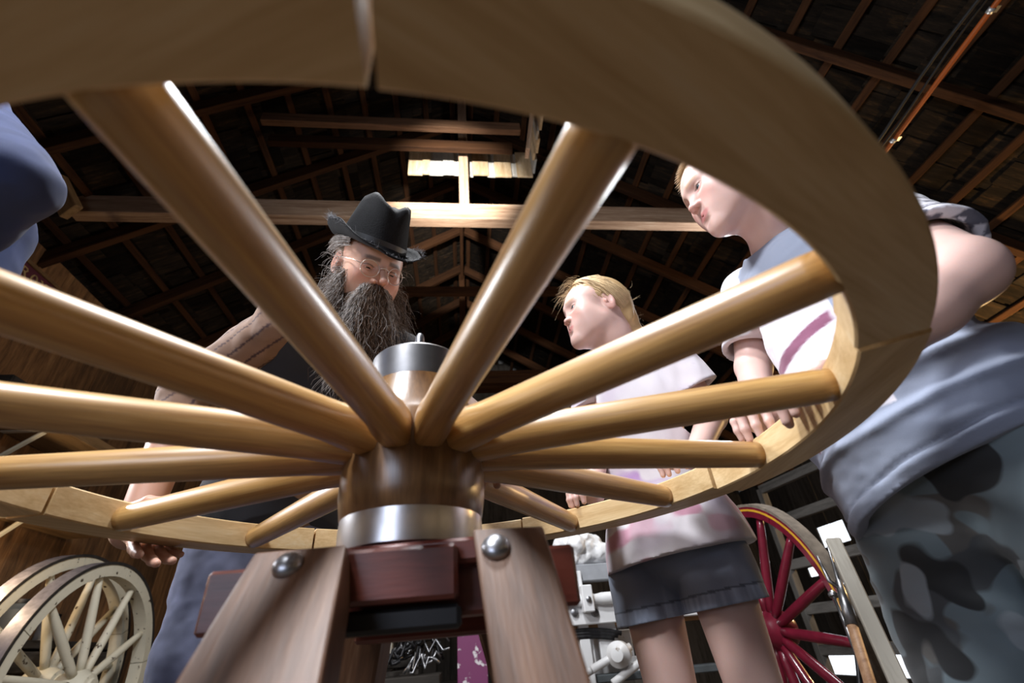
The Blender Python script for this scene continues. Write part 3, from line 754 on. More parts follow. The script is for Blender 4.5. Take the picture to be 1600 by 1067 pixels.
def head_tint(H, V, base, lip, flush, brow=None, bt=.0042):
    q = H.loc(V); c = np.tile(np.asarray(base, float), (len(V), 1))
    def blend(wgt, col): 
        nonlocal c
        wgt = np.clip(wgt, 0, 1)[:, None]; c = c * (1 - wgt) + np.asarray(col) * wgt
    g = lambda cx, cz, rx, rz: np.exp(-(((np.abs(q[:, 0]) - cx) / rx) ** 2 + ((q[:, 2] - cz) / rz) ** 2) ** 1.0)
    front = np.clip((q[:, 1] - .03) / .03, 0, 1)
    blend(.55 * g(.042, -.022, .022, .022) * front, flush)
    blend(.45 * g(0, -.026, .014, .012) * front, flush)
    ear = np.clip((np.abs(q[:, 0]) - .070) / .008, 0, 1) * (np.abs(q[:, 2]) < .04) * (q[:, 1] < .02); blend(.45 * ear, flush)
    m_ = (((q[:, 0]) / .0255) ** 2 + ((q[:, 2] + .0545) / .0090) ** 2); blend((1.15 - m_) * 1.6 * front, lip)
    ex = np.abs(q[:, 0]) - .0315; le = (ex / .0150) ** 2 + ((q[:, 2] - .0048) / .0068) ** 2; blend(.7 * (le > .35) * (le < 1.15) * (q[:, 2] > .0048 + .0015) * front, (.10, .055, .04)); blend(.35 * (le < 1.5) * (q[:, 2] <= .006) * front, lip)
    if brow is not None:
        zc = .0235 + .05 * np.abs(q[:, 0]) * (np.abs(q[:, 0]) < .04) * .6
        bw = np.exp(-((q[:, 2] - zc - .003) / bt) ** 4) * np.clip((np.abs(q[:, 0]) - .009) / .005, 0, 1) * np.clip((.050 - np.abs(q[:, 0])) / .008, 0, 1); blend(.8 * bw * front, brow)
    return c

def eyes(H, parent, iris=(0.10, 0.16, 0.20), look=(0, 0)):
    for s in (-1, 1):
        n1, n2 = 20, 26; V = []; Cc = []
        d = H.R @ nrm((look[0], 1, look[1])); x, y, _ = frame(d, H.R[:, 2])
        c = H.p(s * .0315, .0712, .0052); r = .0122 * H.sc
        for i in range(n1 + 1):
            th = math.pi * i / n1
            for k in range(n2):
                a = 2 * math.pi * k / n2; V.append(r * (math.cos(th) * d + math.sin(th) * (math.cos(a) * y + math.sin(a) * np.cross(d, y))))
                Cc.append((.006, .006, .007) if th < .22 else iris if th < .47 else (.03, .03, .03) if th < .52 else (.72, .68, .66))
        Q = [(i * n2 + k, (i + 1) * n2 + k, (i + 1) * n2 + (k + 1) % n2, i * n2 + (k + 1) % n2) for i in range(n1) for k in range(n2)]
        quad_obj('eye', V, Q, M['eyewhite'], parent, True, np.array(Cc), Matrix.Translation(list(map(float, c))))

def hand_field(f, Wr, side, curls=((20, 30, 20),) * 4, spread=4, thumb=None, sc=1.0):
    """Wr: Frame at the wrist, Y along the hand, Z out of its back; side +1 right, -1 left (thumb towards -X of a right hand)"""
    s = side * sc
    K = [(-.027, .088, .0), (-.008, .093, .003), (.011, .089, .002), (.027, .080, -.002)]
    Ln = [(.042, .025, .020), (.046, .029, .021), (.042, .027, .021), (.033, .020, .018)]
    f.cone(Wr.p(-.008 * s, -.02 * sc, 0), Wr.p(-.010 * s, .015 * sc, 0), .0235 * sc, .022 * sc, .012)
    f.cone(Wr.p(.008 * s, -.02 * sc, 0), Wr.p(.010 * s, .015 * sc, 0), .0225 * sc, .020 * sc, .012)
    for (x, y, z) in K:
        f.cone(Wr.p(x * s * .62, .012 * sc, -.002 * sc), Wr.p(x * s, y * sc, z * sc), .0155 * sc, .0112 * sc, .010)
    f.ell(Wr.p(-.018 * s, .040 * sc, -.010 * sc), np.array([.017, .034, .013]) * sc, Wr.R, .010)     # ball of the thumb
    f.ell(Wr.p(.020 * s, .040 * sc, -.009 * sc), np.array([.013, .032, .011]) * sc, Wr.R, .010)
    for i, ((x, y, z), L3, cu) in enumerate(zip(K, Ln, curls)):
        P = np.array([x * s, y * sc, z * sc]); a = 0; sp = math.radians((i - 1.4) * spread) * side; rs = np.array([.0100, .0090, .0080, .0066]) * (.86 if i == 3 else 1) * sc
        for j in range(3):
            a += math.radians(cu[j]); d = np.array([math.sin(sp) * math.cos(a), math.cos(sp) * math.cos(a), -math.sin(a)])
            N = P + d * L3[j] * sc; f.cone(Wr.p(P), Wr.p(N), rs[j], rs[j + 1], .0035 if j else .006)
            P = N
    th = thumb or [(-.020, .020, -.008), (-.043, .050, -.016), (-.056, .078, -.022), (-.060, .102, -.026)]
    th = [(a * s, b * sc, c * sc) for a, b, c in th]; rr = np.array([.0150, .0118, .0100, .0078]) * sc
    for j in range(3): f.cone(Wr.p(th[j]), Wr.p(th[j + 1]), rr[j], rr[j + 1], .006)
#@@NEXT
# ------------------------------------------------------------------ people
def cap(f, p, n, R):
    """trim a limb or sleeve flat at p, beyond the side n points to, within radius R"""
    p = np.asarray(p, np.float32); n = np.asarray(nrm(n), np.float32)
    def fn(P):
        q = P - p; return -np.maximum(-(q @ n), np.sqrt((q * q).sum(1)) - R)
    f.ops.append((fn, None, 0, 0, 'c')); return f

def torso(f, N, Pv, Rs, Ls, s=1.0, g=0.0, k=0.05, belly=0.0):
    N, Pv, Rs, Ls = map(np.asarray, (N, Pv, Rs, Ls)); u = nrm(N - Pv); r = Rs - Ls; r = nrm(r - u * (r @ u)); fw_ = np.cross(u, r)
    Rm = np.stack([r, fw_, u], 1); D = N - Pv; Ln = np.linalg.norm(D)
    Sc = (Rs + Ls) / 2
    f.ell(Pv + D * .66 + fw_ * .012, (.145 * s + g, .092 * s + g, Ln * .36 + g), Rm, k)
    f.ell(Pv + D * .33 + fw_ * (.008 + belly), (.128 * s + g, .088 * s + g + belly, Ln * .33 + g), Rm, k)
    f.ell(Pv, (.150 * s + g, .102 * s + g, .115 * s + g), Rm, k)
    f.cone(Rs, Ls, .052 * s + g, .052 * s + g, k)
    f.cone(Sc + u * .01, N + u * .02, .075 * s + g, .052 * s + g, k)
    return Rm

def skin_obj(name, parent, parts, mat=None):
    V, Q, Cc = merged(parts); return quad_obj(name, V, Q, mat or M['skin'], parent, True, Cc)
def tinted(f, h, base, fn=None, amt=.06):
    V, Q = skin_mesh(f, h); c = np.tile(np.asarray(base, float), (len(V), 1))
    c *= (1 + amt * noise(V, 28, 3))[:, None]
    if fn: c = fn(V, c)
    return V, Q, c
def shoes(root, pts, mat, dirs):
    for (P, d) in zip(pts, dirs):
        f = Field(); d = nrm(d); P = np.asarray(P)
        f.cone(P + EZ * .09, P + EZ * .05, .05, .048, .02); f.cone(P + EZ * .045 - d * .03, P + EZ * .04 + d * .10, .045, .042, .03); f.ell(P + EZ * .035 + d * .14, (.045, .045, .034), None, .03)
        f.half(P + EZ * .004, -EZ)
        V, Q = skin_mesh(f, .007); quad_obj('shoe', V, Q, mat, root)

# ---- the girl beyond the rim on the right
def girl():
    root = thing('person', 'girl in a tie-dyed pale T-shirt and denim shorts resting her hands on the wheel', 'person', (0.40, 1.30, 0.0))
    H = Frame(at(931, 491, y=1.08), (-1.0, -.20, -.06), (0.05, -.05, 1), .95)
    N = at(972, 562, y=1.16); Ls = at(1040, 552, y=1.10); Rs = at(925, 590, y=1.30)
    Pv = np.array([.368, 1.28, .80])
    Lel = at(1112, 652, y=1.12); Lwr = at(1086, 716, y=1.02)
    Rel = Rs + np.array([-.02, -.02, -.22]); Rwr = at(925, 772, y=1.19)
    base = (.61, .41, .36)
    fh = Field(); head_field(fh, H, nose=.78, jaw=.96, smile=.002); fh.cone(H.p(0, -.032, -.08), N + np.array([.01, .03, -.03]), .050, .056, .03); fh.cone(N + np.array([.01, .03, -.03]), (Ls + Rs) / 2, .056, .06, .03)
    Vh, Qh = skin_mesh(fh, .0019); Ch = head_tint(H, Vh, base, (.56, .24, .22), (.66, .33, .28), (.42, .27, .18))
    parts = [(Vh, Qh, Ch)]
    fa = Field(); fa.chain([Ls, Lel], [.043, .036]); fa.cone(Lel, Lwr, .036, .024); dl = nrm(np.array([-.78, -.62, .05]))
    hf = Frame(Lwr, dl, (0, 0, 1), .86); hand_field(fa, hf, -1, ((28, 48, 22), (30, 50, 22), (30, 50, 25), (32, 50, 25)), 7, sc=.86)
    parts.append(tinted(fa, .0024, base))
    fa = Field(); fa.chain([Rs, Rel], [.043, .036]); fa.cone(Rel, Rwr, .036, .024); dl = nrm(np.array([-.55, -.84, .05]))
    hf = Frame(Rwr, dl, (0, 0, 1), .86); hand_field(fa, hf, 1, ((24, 52, 24), (26, 54, 24), (28, 52, 25), (30, 50, 25)), 4, sc=.86)
    parts.append(tinted(fa, .0024, base))
    fb = Field(); torso(fb, N, Pv, Rs, Ls, .93, -.008)
    Lh, Rh = Pv + np.array([.045, -.075, -.05]), Pv + np.array([-.05, .075, -.05]) * .9
    hipL = np.array([.425, 1.222, .76]); hipR = np.array([.286, 1.328, .76])
    kneeL, kneeR = np.array([.435, 1.20, .42]), np.array([.285, 1.30, .42]); anL, anR = np.array([.455, 1.24, .07]), np.array([.285, 1.34, .07])
    for h_, k_, a_ in ((hipL, kneeL, anL), (hipR, kneeR, anR)): fb.chain([h_, k_, a_], [.075, .050, .036], .03)
    fb.cone(N + np.array([.01, .03, -.03]), (Ls + Rs) / 2, .05, .055)
    parts.append(tinted(fb, .006, base))
    body = skin_obj('body', root, parts)
    eyes(H, body, (.13, .17, .20), (.0, .05))
    shoes(root, [anL - EZ * .07, anR - EZ * .07], M['white'], [(-.7, -.7, 0)] * 2)
    # T-shirt
    f = Field(); Rm = torso(f, N - np.array([0, 0, .012]), Pv, Rs, Ls, .95, .010)
    u = nrm(N - Pv)
    f.cone(Pv + EZ * .05, Pv - EZ * .06, .150, .172, .06)
    f.ell(Pv - EZ * .01, (.185, .145, .16), Rm, .06)
    Ls1 = Ls + nrm(Lel - Ls) * .13; Rs1 = Rs + nrm(Rel - Rs) * .13
    f.cone(Ls, Ls1, .060, .070, .03); f.cone(Rs, Rs1, .060, .070, .03)
    f.ripple(folds(.006, 9, 5, (1.2, 1.2, .5))); f.ripple(folds(.003, 24, 8, (1, 1, .55)))
    hz = at(1070, 868, y=1.22)[2]
    f.half((Pv[0], Pv[1], hz), (0.10, .0, -1))
    f.cone(Pv, Pv - EZ * .3, .130, .166, .02, 's')
    for S1, S0, E_ in ((Ls1, Ls, Lel), (Rs1, Rs, Rel)):
        d = nrm(E_ - S0); cap(f, S1 - d * .005, d, .13); f.cone(S1 - d * .06, S1 + d * .08, .046, .062, .006, 's')
    f.ell(N + np.array([-.035, -.035, .055]), (.066, .066, .075), None, .012, 's')
    def dye(V, c):
        q = (V - Pv); z = (V[:, 2] - hz) / .5
        n1 = noise(V, 11, 21); n2 = noise(V * [1, 1, 1.6], 19, 33)
        white = np.array([.74, .71, .76]); lil = np.array([.52, .42, .58]); pink = np.array([.56, .20, .32]); gry = np.array([.46, .44, .45])
        c = np.tile(white, (len(V), 1)); w_ = np.clip((n1 - .05) * 3, 0, 1)[:, None] * .6; c = c * (1 - w_) + lil * w_
        low = np.clip((.30 - z) / .12, 0, 1); w_ = (low * np.clip((n2 + .02) * 4, 0, 1) * .75)[:, None]; c = c * (1 - w_) + pink * w_
        w_ = (low * np.clip((n1 + .1) * 3, 0, 1) * .45)[:, None]; c = c * (1 - w_) + gry * w_
        mid = np.exp(-((z - .36) / .05) ** 2); w_ = (mid * np.clip(n2 * 3, 0, 1) * .8)[:, None]; c = c * (1 - w_) + np.array([.40, .20, .52]) * w_
        top = np.clip((z - .82) / .05, 0, 1) * (np.abs(n2 - .25) < .06); c = c * (1 - .6 * top[:, None]) + lil * .6 * top[:, None]
        return c
    V, Q, c = tinted(f, .0042, (1, 1, 1), dye); quad_obj('shirt', V, Q, M['cloth'], root, True, c)['label'] = 'pale lilac and pink tie-dyed T-shirt'
    # shorts
    f = Field(); f.ell(Pv + EZ * .01, (.160, .118, .12), Rm, .04)
    sz = at(1075, 958, y=1.26)[2]
    for h_, k_ in ((hipL, kneeL), (hipR, kneeR)):
        f.cone(h_, h_ + (k_ - h_) * .55, .093, .097, .005)
    mid = (hipL + hipR) / 2 - EZ * .055; f.ell(mid + Rm[:, 1] * .118, (.008, .034, .075), Rm, .020, 's')
    f.ripple(folds(.003, 22, 15, (1, 1, .8)))
    for h_, k_ in ((hipL, kneeL), (hipR, kneeR)):
        P0 = h_ + (k_ - h_) * ((h_[2] - sz) / (h_[2] - k_[2])); f.cone(P0 + EZ * .02, P0 - EZ * .12, .080, .088, .004, 's')
    f.half((.368, 1.26, sz), (0.10, .0, -1))
    def den(V, c):
        e = V[:, 2] - sz + (V[:, 0] - .368) * -.10; c = np.tile((.20, .23, .30), (len(V), 1)) * (1 + .22 * noise(V, 18, 4))[:, None]
        c[np.abs(e - .030) < .0022] *= .45; hem = (e < .029); c[hem] *= (1.25 + .35 * noise(V[hem] * [1, 1, .1], 160, 9))[:, None]
        return c
    V, Q, c = tinted(f, .0032, (1, 1, 1), den); quad_obj('shorts', V, Q, M['denim'], root, True, c)['label'] = 'faded blue denim shorts'
    # hair drawn back over the ear to a low tail
    f = Field(); f.ell(H.p(0, -.018, .040), np.array([.082, .100, .084]) * H.sc, H.R, .01)
    f.ell(H.p(0, -.080, -.020), np.array([.052, .036, .060]) * H.sc, H.R, .03)
    f.chain([H.p(0, -.098, -.035), H.p(.0, -.110, -.075), H.p(-.012, -.108, -.110), H.p(-.03, -.085, -.135)], [.028, .020, .017, .008], .02)
    f.ell(H.p(0, .085, -.015), np.array([.085, .068, .076]) * H.sc, H.R, .012, 's'); f.ell(H.p(0, .02, -.075), np.array([.12, .075, .075]) * H.sc, H.R, .012, 's')
    for s in (-1, 1): f.ell(H.p(s * .078, -.012, -.004), np.array([.02, .022, .032]) * H.sc, H.R, .008, 's')
    f.ripple(lambda P: (.0016 * np.sin(H.loc(P)[:, 0] * 260 + 30 * H.loc(P)[:, 2])).astype(np.float32))
    V, Q = skin_mesh(f, .0026); hr = quad_obj('hair', V, Q, M['blonde'], body)
    Ps = []; rs = []
    for i in range(1700):
        s = RNG.choice((-1, 1)); a = RNG.uniform(0, 1)
        st_ = np.array([s * (.010 + .070 * a), .062 - .070 * a ** 1.5, .112 - .078 * a ** 1.7]); en = np.array([s * RNG.uniform(.0, .03), -.105, -.035 + RNG.uniform(-.02, .02)])
        t = np.linspace(0, 1, 12)[:, None]; q = st_ * (1 - t) + en * t; ctr = np.array([0, -.018, .040]); dd = q - ctr; rad = np.sqrt(((dd / [.084, .103, .086]) ** 2).sum(1, keepdims=True))
        q = ctr + dd / rad * (1 + RNG.uniform(.012, .045)); q = q + RNG.normal(0, .0012, (1, 3)); Ps.append(H.p(0, 0, 0) + (q * H.sc) @ H.R.T); rs.append(RNG.uniform(.0006, .0013))
    V, Q = strands_mesh(Ps, np.array(rs)); quad_obj('hair_strands', V, Q, M['blonde_light'], hr)['kind'] = 'stuff'
    Ps = []; rs = []
    for i in range(90):
        st_ = np.array([RNG.uniform(-.055, .055), .060 + RNG.uniform(-.02, .01), .100 + RNG.uniform(-.015, .008)])
        d = nrm(np.array([RNG.normal(0, .5), 1.0, RNG.uniform(-.2, .6)])); L = RNG.uniform(.02, .06); t = np.linspace(0, 1, 9)[:, None]
        q = st_ + d * t * L + np.array([0, .1, -1.0]) * t ** 2 * L * RNG.uniform(.2, 1.4) + RNG.normal(0, .004, 3) * t; Ps.append(H.o + (q * H.sc) @ H.R.T); rs.append(.00035)
    for i in range(60):
        st_ = np.array([RNG.uniform(-.03, .03), -.112 + RNG.uniform(-.03, .02), RNG.uniform(-.14, .09)]); d = nrm(np.array([RNG.normal(0, 1), -.8, RNG.normal(0, .5)])); L = RNG.uniform(.008, .022); t = np.linspace(0, 1, 9)[:, None]
        q = st_ + d * t * L + RNG.normal(0, .006, 3) * t ** 2; Ps.append(H.o + (q * H.sc) @ H.R.T); rs.append(.0003)
    V, Q = strands_mesh(Ps, np.array(rs)); quad_obj('loose_wisps', V, Q, M['blonde_light'], hr)['kind'] = 'stuff'
girl()

# ---- the boy on the right
def boy():
    root = thing('person', 'boy in a grey-blue and white shirt and camouflage trousers beside the wheel', 'person', (0.68, 0.74, 0.0))
    H = Frame(at(1137, 295, y=.72), (-1.0, .06, -.24), (-.12, -.05, 1), 1.0)
    Rs = at(1172, 462, y=.93); Ls = np.array([.715, .635, 1.215]); N = (Rs + Ls) / 2 + np.array([-.03, .0, .055])
    Pv = np.array([.690, .755, .845])
    Lel = at(1508, 424, y=.50); Lwr = np.array([.475, .555, .905]); Rel = at(1178, 585, y=.90); Rwr = at(1190, 655, y=.815)
    Rel = (Rs * .5 + Rwr * .5) + np.array([.02, .07, -.01])
    base = (.61, .41, .36)
    fh = Field(); head_field(fh, H, nose=.92, jaw=1.0, smile=.004); fh.cone(H.p(0, -.034, -.08), N, .054, .058, .03); fh.cone(N, (Rs + Ls) / 2 + np.array([0, 0, -.02]), .058, .06, .03)
    Vh, Qh = skin_mesh(fh, .0019); Ch = head_tint(H, Vh, base, (.58, .25, .24), (.68, .34, .30), (.46, .31, .21))
    q = H.loc(Vh)
    for (a, b, c_) in ((-.066, .030, -.012), (-.058, .042, -.020), (-.050, .062, .000), (-.045, -.02, -.110)):
        i = ((q - [a, b, c_]) ** 2).sum(1) < .0000125; Ch[i] = (.22, .11, .08)
    parts = [(Vh, Qh, Ch)]
    fa = Field(); fa.chain([Rs, Rel], [.045, .038]); fa.cone(Rel, Rwr, .038, .026)
    hf = Frame(Rwr, (-.62, -.78, -.02), (0, 0, 1), .92); hand_field(fa, hf, 1, ((34, 48, 20), (34, 50, 20), (36, 48, 20), (38, 48, 20)), 6, [(-.022, .012, -.008), (-.052, .030, -.016), (-.076, .048, -.030), (-.090, .062, -.046)], .92)
    parts.append(tinted(fa, .0025, base))
    fa = Field(); fa.chain([Ls, Lel], [.050, .042], .02); fa.cone(Lel, Lel * .6 + Lwr * .4, .042, .040, .02); fa.cone(Lel * .6 + Lwr * .4, Lwr, .040, .027, .02)
    hf = Frame(Lwr, (-1, .20, -.10), (0, 0, 1), .92); hand_field(fa, hf, -1, ((20, 40, 20),) * 4, 5, None, .92)
    parts.append(tinted(fa, .0025, base))
    fb = Field(); Rm = torso(fb, N, Pv, Rs, Ls, 1.0, -.008)
    r = Rm[:, 0]; fwd = Rm[:, 1]
    hipR = Pv + r * .085 - EZ * .03; hipL = Pv - r * .085 - EZ * .03
    knR, knL = hipR + np.array([-.0, .05, -.36]), hipL + np.array([.02, -.05, -.36]); anR, anL = knR + np.array([.05, .03, -.38]), knL + np.array([.06, -.0, -.38])
    for a in (anR, anL): a[2] = .08
    for h_, k_, a_ in ((hipR, knR, anR), (hipL, knL, anL)): fb.chain([h_, k_, a_], [.085, .055, .04], .03)
    parts.append(tinted(fb, .006, base))
    body = skin_obj('body', root, parts); eyes(H, body, (.12, .16, .18), (0, -.05))
    shoes(root, [anL - EZ * .08, anR - EZ * .08], M['black'], [(-1, -.2, 0)] * 2)
    # shirt: dark yoke, pale body, a slanting maroon stripe, grey hem and back
    f = Field(); torso(f, N - np.array([0, 0, .006]), Pv, Rs, Ls, 1.0, .012, .05, .028)
    f.ell(Pv + EZ * .02, (.190, .150, .15), Rm, .06); f.cone(Pv + EZ * .05, Pv - EZ * .08, .155, .172, .05)
    Rs1 = Rs + nrm(Rel - Rs) * .165; Ls1 = Ls + nrm(Lel - Ls) * .185
    f.cone(Rs, Rs1, .062, .062, .03); f.cone(Ls, Ls1, .068, .070, .03)
    f.ripple(folds(.007, 7, 41, (1, 1, 1.7))); f.ripple(folds(.0035, 17, 47, (1, 1, 1.9)))
    dz = nrm(np.array([.12, -.25, -1]))
    hem = at(1450, 705, y=.60)
    def pleats(P):
        h_ = (hem - P) @ dz; wv = .030 * noise(P, 5, 91); o = 0
        for a_, w_, am in ((.024, .004, -.004), (.014, .010, .003), (.075, .012, .010), (.145, .016, .012), (.215, .015, .010)): o = o - am * np.exp(-((h_ - a_ - (wv if a_ > .03 else 0)) / w_) ** 2)
        return o.astype(np.float32)
    f.ripple(pleats)
    f.half(hem, dz); f.cone(Pv, Pv - EZ * .3, .138, .168, .02, 's')
    for S1, S0, E_ in ((Rs1, Rs, Rel), (Ls1, Ls, Lel)):
        d = nrm(E_ - S0); cap(f, S1 - d * .005, d, .12); f.cone(S1 - d * .06, S1 + d * .08, .050, .058, .006, 's')
    f.ell(N + EZ * .060 + fwd * .030, (.068, .068, .078), None, .012, 's')
    def paint(V, c):
        q = V - Pv; lx = q @ r; lz = V[:, 2]; hgt = (q @ Rm[:, 2]) / np.linalg.norm(N - Pv); fr = q @ fwd
        grey = np.array([.235, .265, .345]); pale = np.array([.66, .64, .70]); mar = np.array([.20, .075, .13])
        c = np.tile(pale, (len(V), 1)) * (1 + .10 * noise(V * [1, 1, .5], 150, 3))[:, None]
        yoke = (hgt > .66 + (lx / .13) ** 2 * .22) & (lx < .10); c[yoke] = grey * 1.0
        ws = np.clip((.030 - np.abs(hgt - .450 + lx * .22)) / .008, 0, 1) * np.clip((lx + .07) / .01, 0, 1) * np.clip((.108 - lx) / .006, 0, 1); c = c * (1 - ws[:, None]) + mar * ws[:, None]
        side = (lx > .112 + .01 * noise(V, 8, 2)); c[side & (hgt < .55)] = grey * 1.15
        c[(np.abs(lx - .112) < .003) & (hgt < .6)] = mar
        lower = ((lx < -.07) | (fr < -.03)) & (hgt < .6); c[lower | (hgt < .10)] = grey * 1.12
        arm = np.linalg.norm(V - Rs1, axis=1) < .05; c[arm] = grey * 1.1
        armL = np.linalg.norm(V - (Ls + Ls1) / 2, axis=1) < .13
        k_ = armL & (noise(V * [1, 1, 3.5], 45, 6) > .08); c[armL] = pale * .92; c[k_] = (.10, .10, .13)
        return c
    V, Q, c = tinted(f, .0044, (1, 1, 1), paint); quad_obj('shirt', V, Q, M['cloth'], root, True, c)['label'] = 'grey-blue and white T-shirt with a maroon stripe'
    # trousers
    f = Field(); f.ell(Pv - EZ * .02, (.168, .125, .14), Rm, .05)
    for h_, k_, a_ in ((hipR, knR, anR), (hipL, knL, anL)): f.chain([h_, h_ * .4 + k_ * .6, k_, a_ + EZ * .03], [.108, .104, .092, .075], .022)
    f.ripple(folds(.010, 6, 61, (1, 1, 2.2))); f.ripple(folds(.006, 13, 67, (1, 1, 2.0)))
    V, Q = skin_mesh(f, .0055); quad_obj('trousers', V, Q, M['camo'], root, True)['label'] = 'grey-green camouflage trousers'
    '''c = np.tile((.125, .165, .185), (len(V), 1)); n1 = noise(V, 8.5, 71) + .45 * noise(V, 20, 72); n2 = noise(V, 9.5, 75) + .45 * noise(V, 22, 76); n3 = noise(V, 9.0, 79) + .4 * noise(V, 21, 80)
    c[n3 > .22] = (.10, .095, .085); c[n2 > .30] = (.055, .055, .058); c[n1 > .30] = (.032, .035, .032); c[n1 < -.52] = (.17, .20, .22)
    '''
    # short fair hair
    f = Field(); f.ell(H.p(0, -.018, .042), np.array([.081, .099, .084]) * H.sc, H.R, .01)
    f.ell(H.p(0, .092, -.018), np.array([.080, .066, .082]), H.R, .010, 's'); f.ell(H.p(0, .0, -.085), np.array([.12, .12, .07]), H.R, .01, 's')
    for s in (-1, 1): f.ell(H.p(s * .078, -.008, -.008), np.array([.02, .030, .034]), H.R, .006, 's')
    V, Q = skin_mesh(f, .003); hr = quad_obj('hair', V, Q, M['fair_hair'], body)
    Ps = []; rs = []
    for i in range(1500):
        a = RNG.uniform(-1, 1); th = RNG.uniform(0, 1) ** 1.3
        ang_ = th * 2.4 - 1.0; st_ = np.array([.080 * np.sin(a * 1.4), -.018 + .098 * np.cos(a * 1.4) * np.cos(ang_ * .9 + .35), .042 + .083 * np.cos(a * 1.2) * np.cos(ang_ * .8)])
        dd = st_ - [0, -.018, .042]; st_ = np.array([0, -.018, .042]) + dd / np.sqrt(((dd / [.080, .098, .083]) ** 2).sum()) 
        if st_[1] > .055 and st_[2] < .078: continue
        if st_[2] < .03: continue
        d = nrm(dd) + np.array([RNG.normal(0, .25), .55, -.15]); L = RNG.uniform(.010, .026); t = np.linspace(0, 1, 6)[:, None]
        q = st_ + nrm(d) * t * L + np.array([0, .3, -.8]) * t ** 2 * L * .7; Ps.append(H.o + (q * H.sc) @ H.R.T); rs.append(RNG.uniform(.0004, .0009))
    V, Q = strands_mesh(Ps, np.array(rs)); quad_obj('hair_strands', V, Q, M['fair_hair'], hr)['kind'] = 'stuff'
boy()
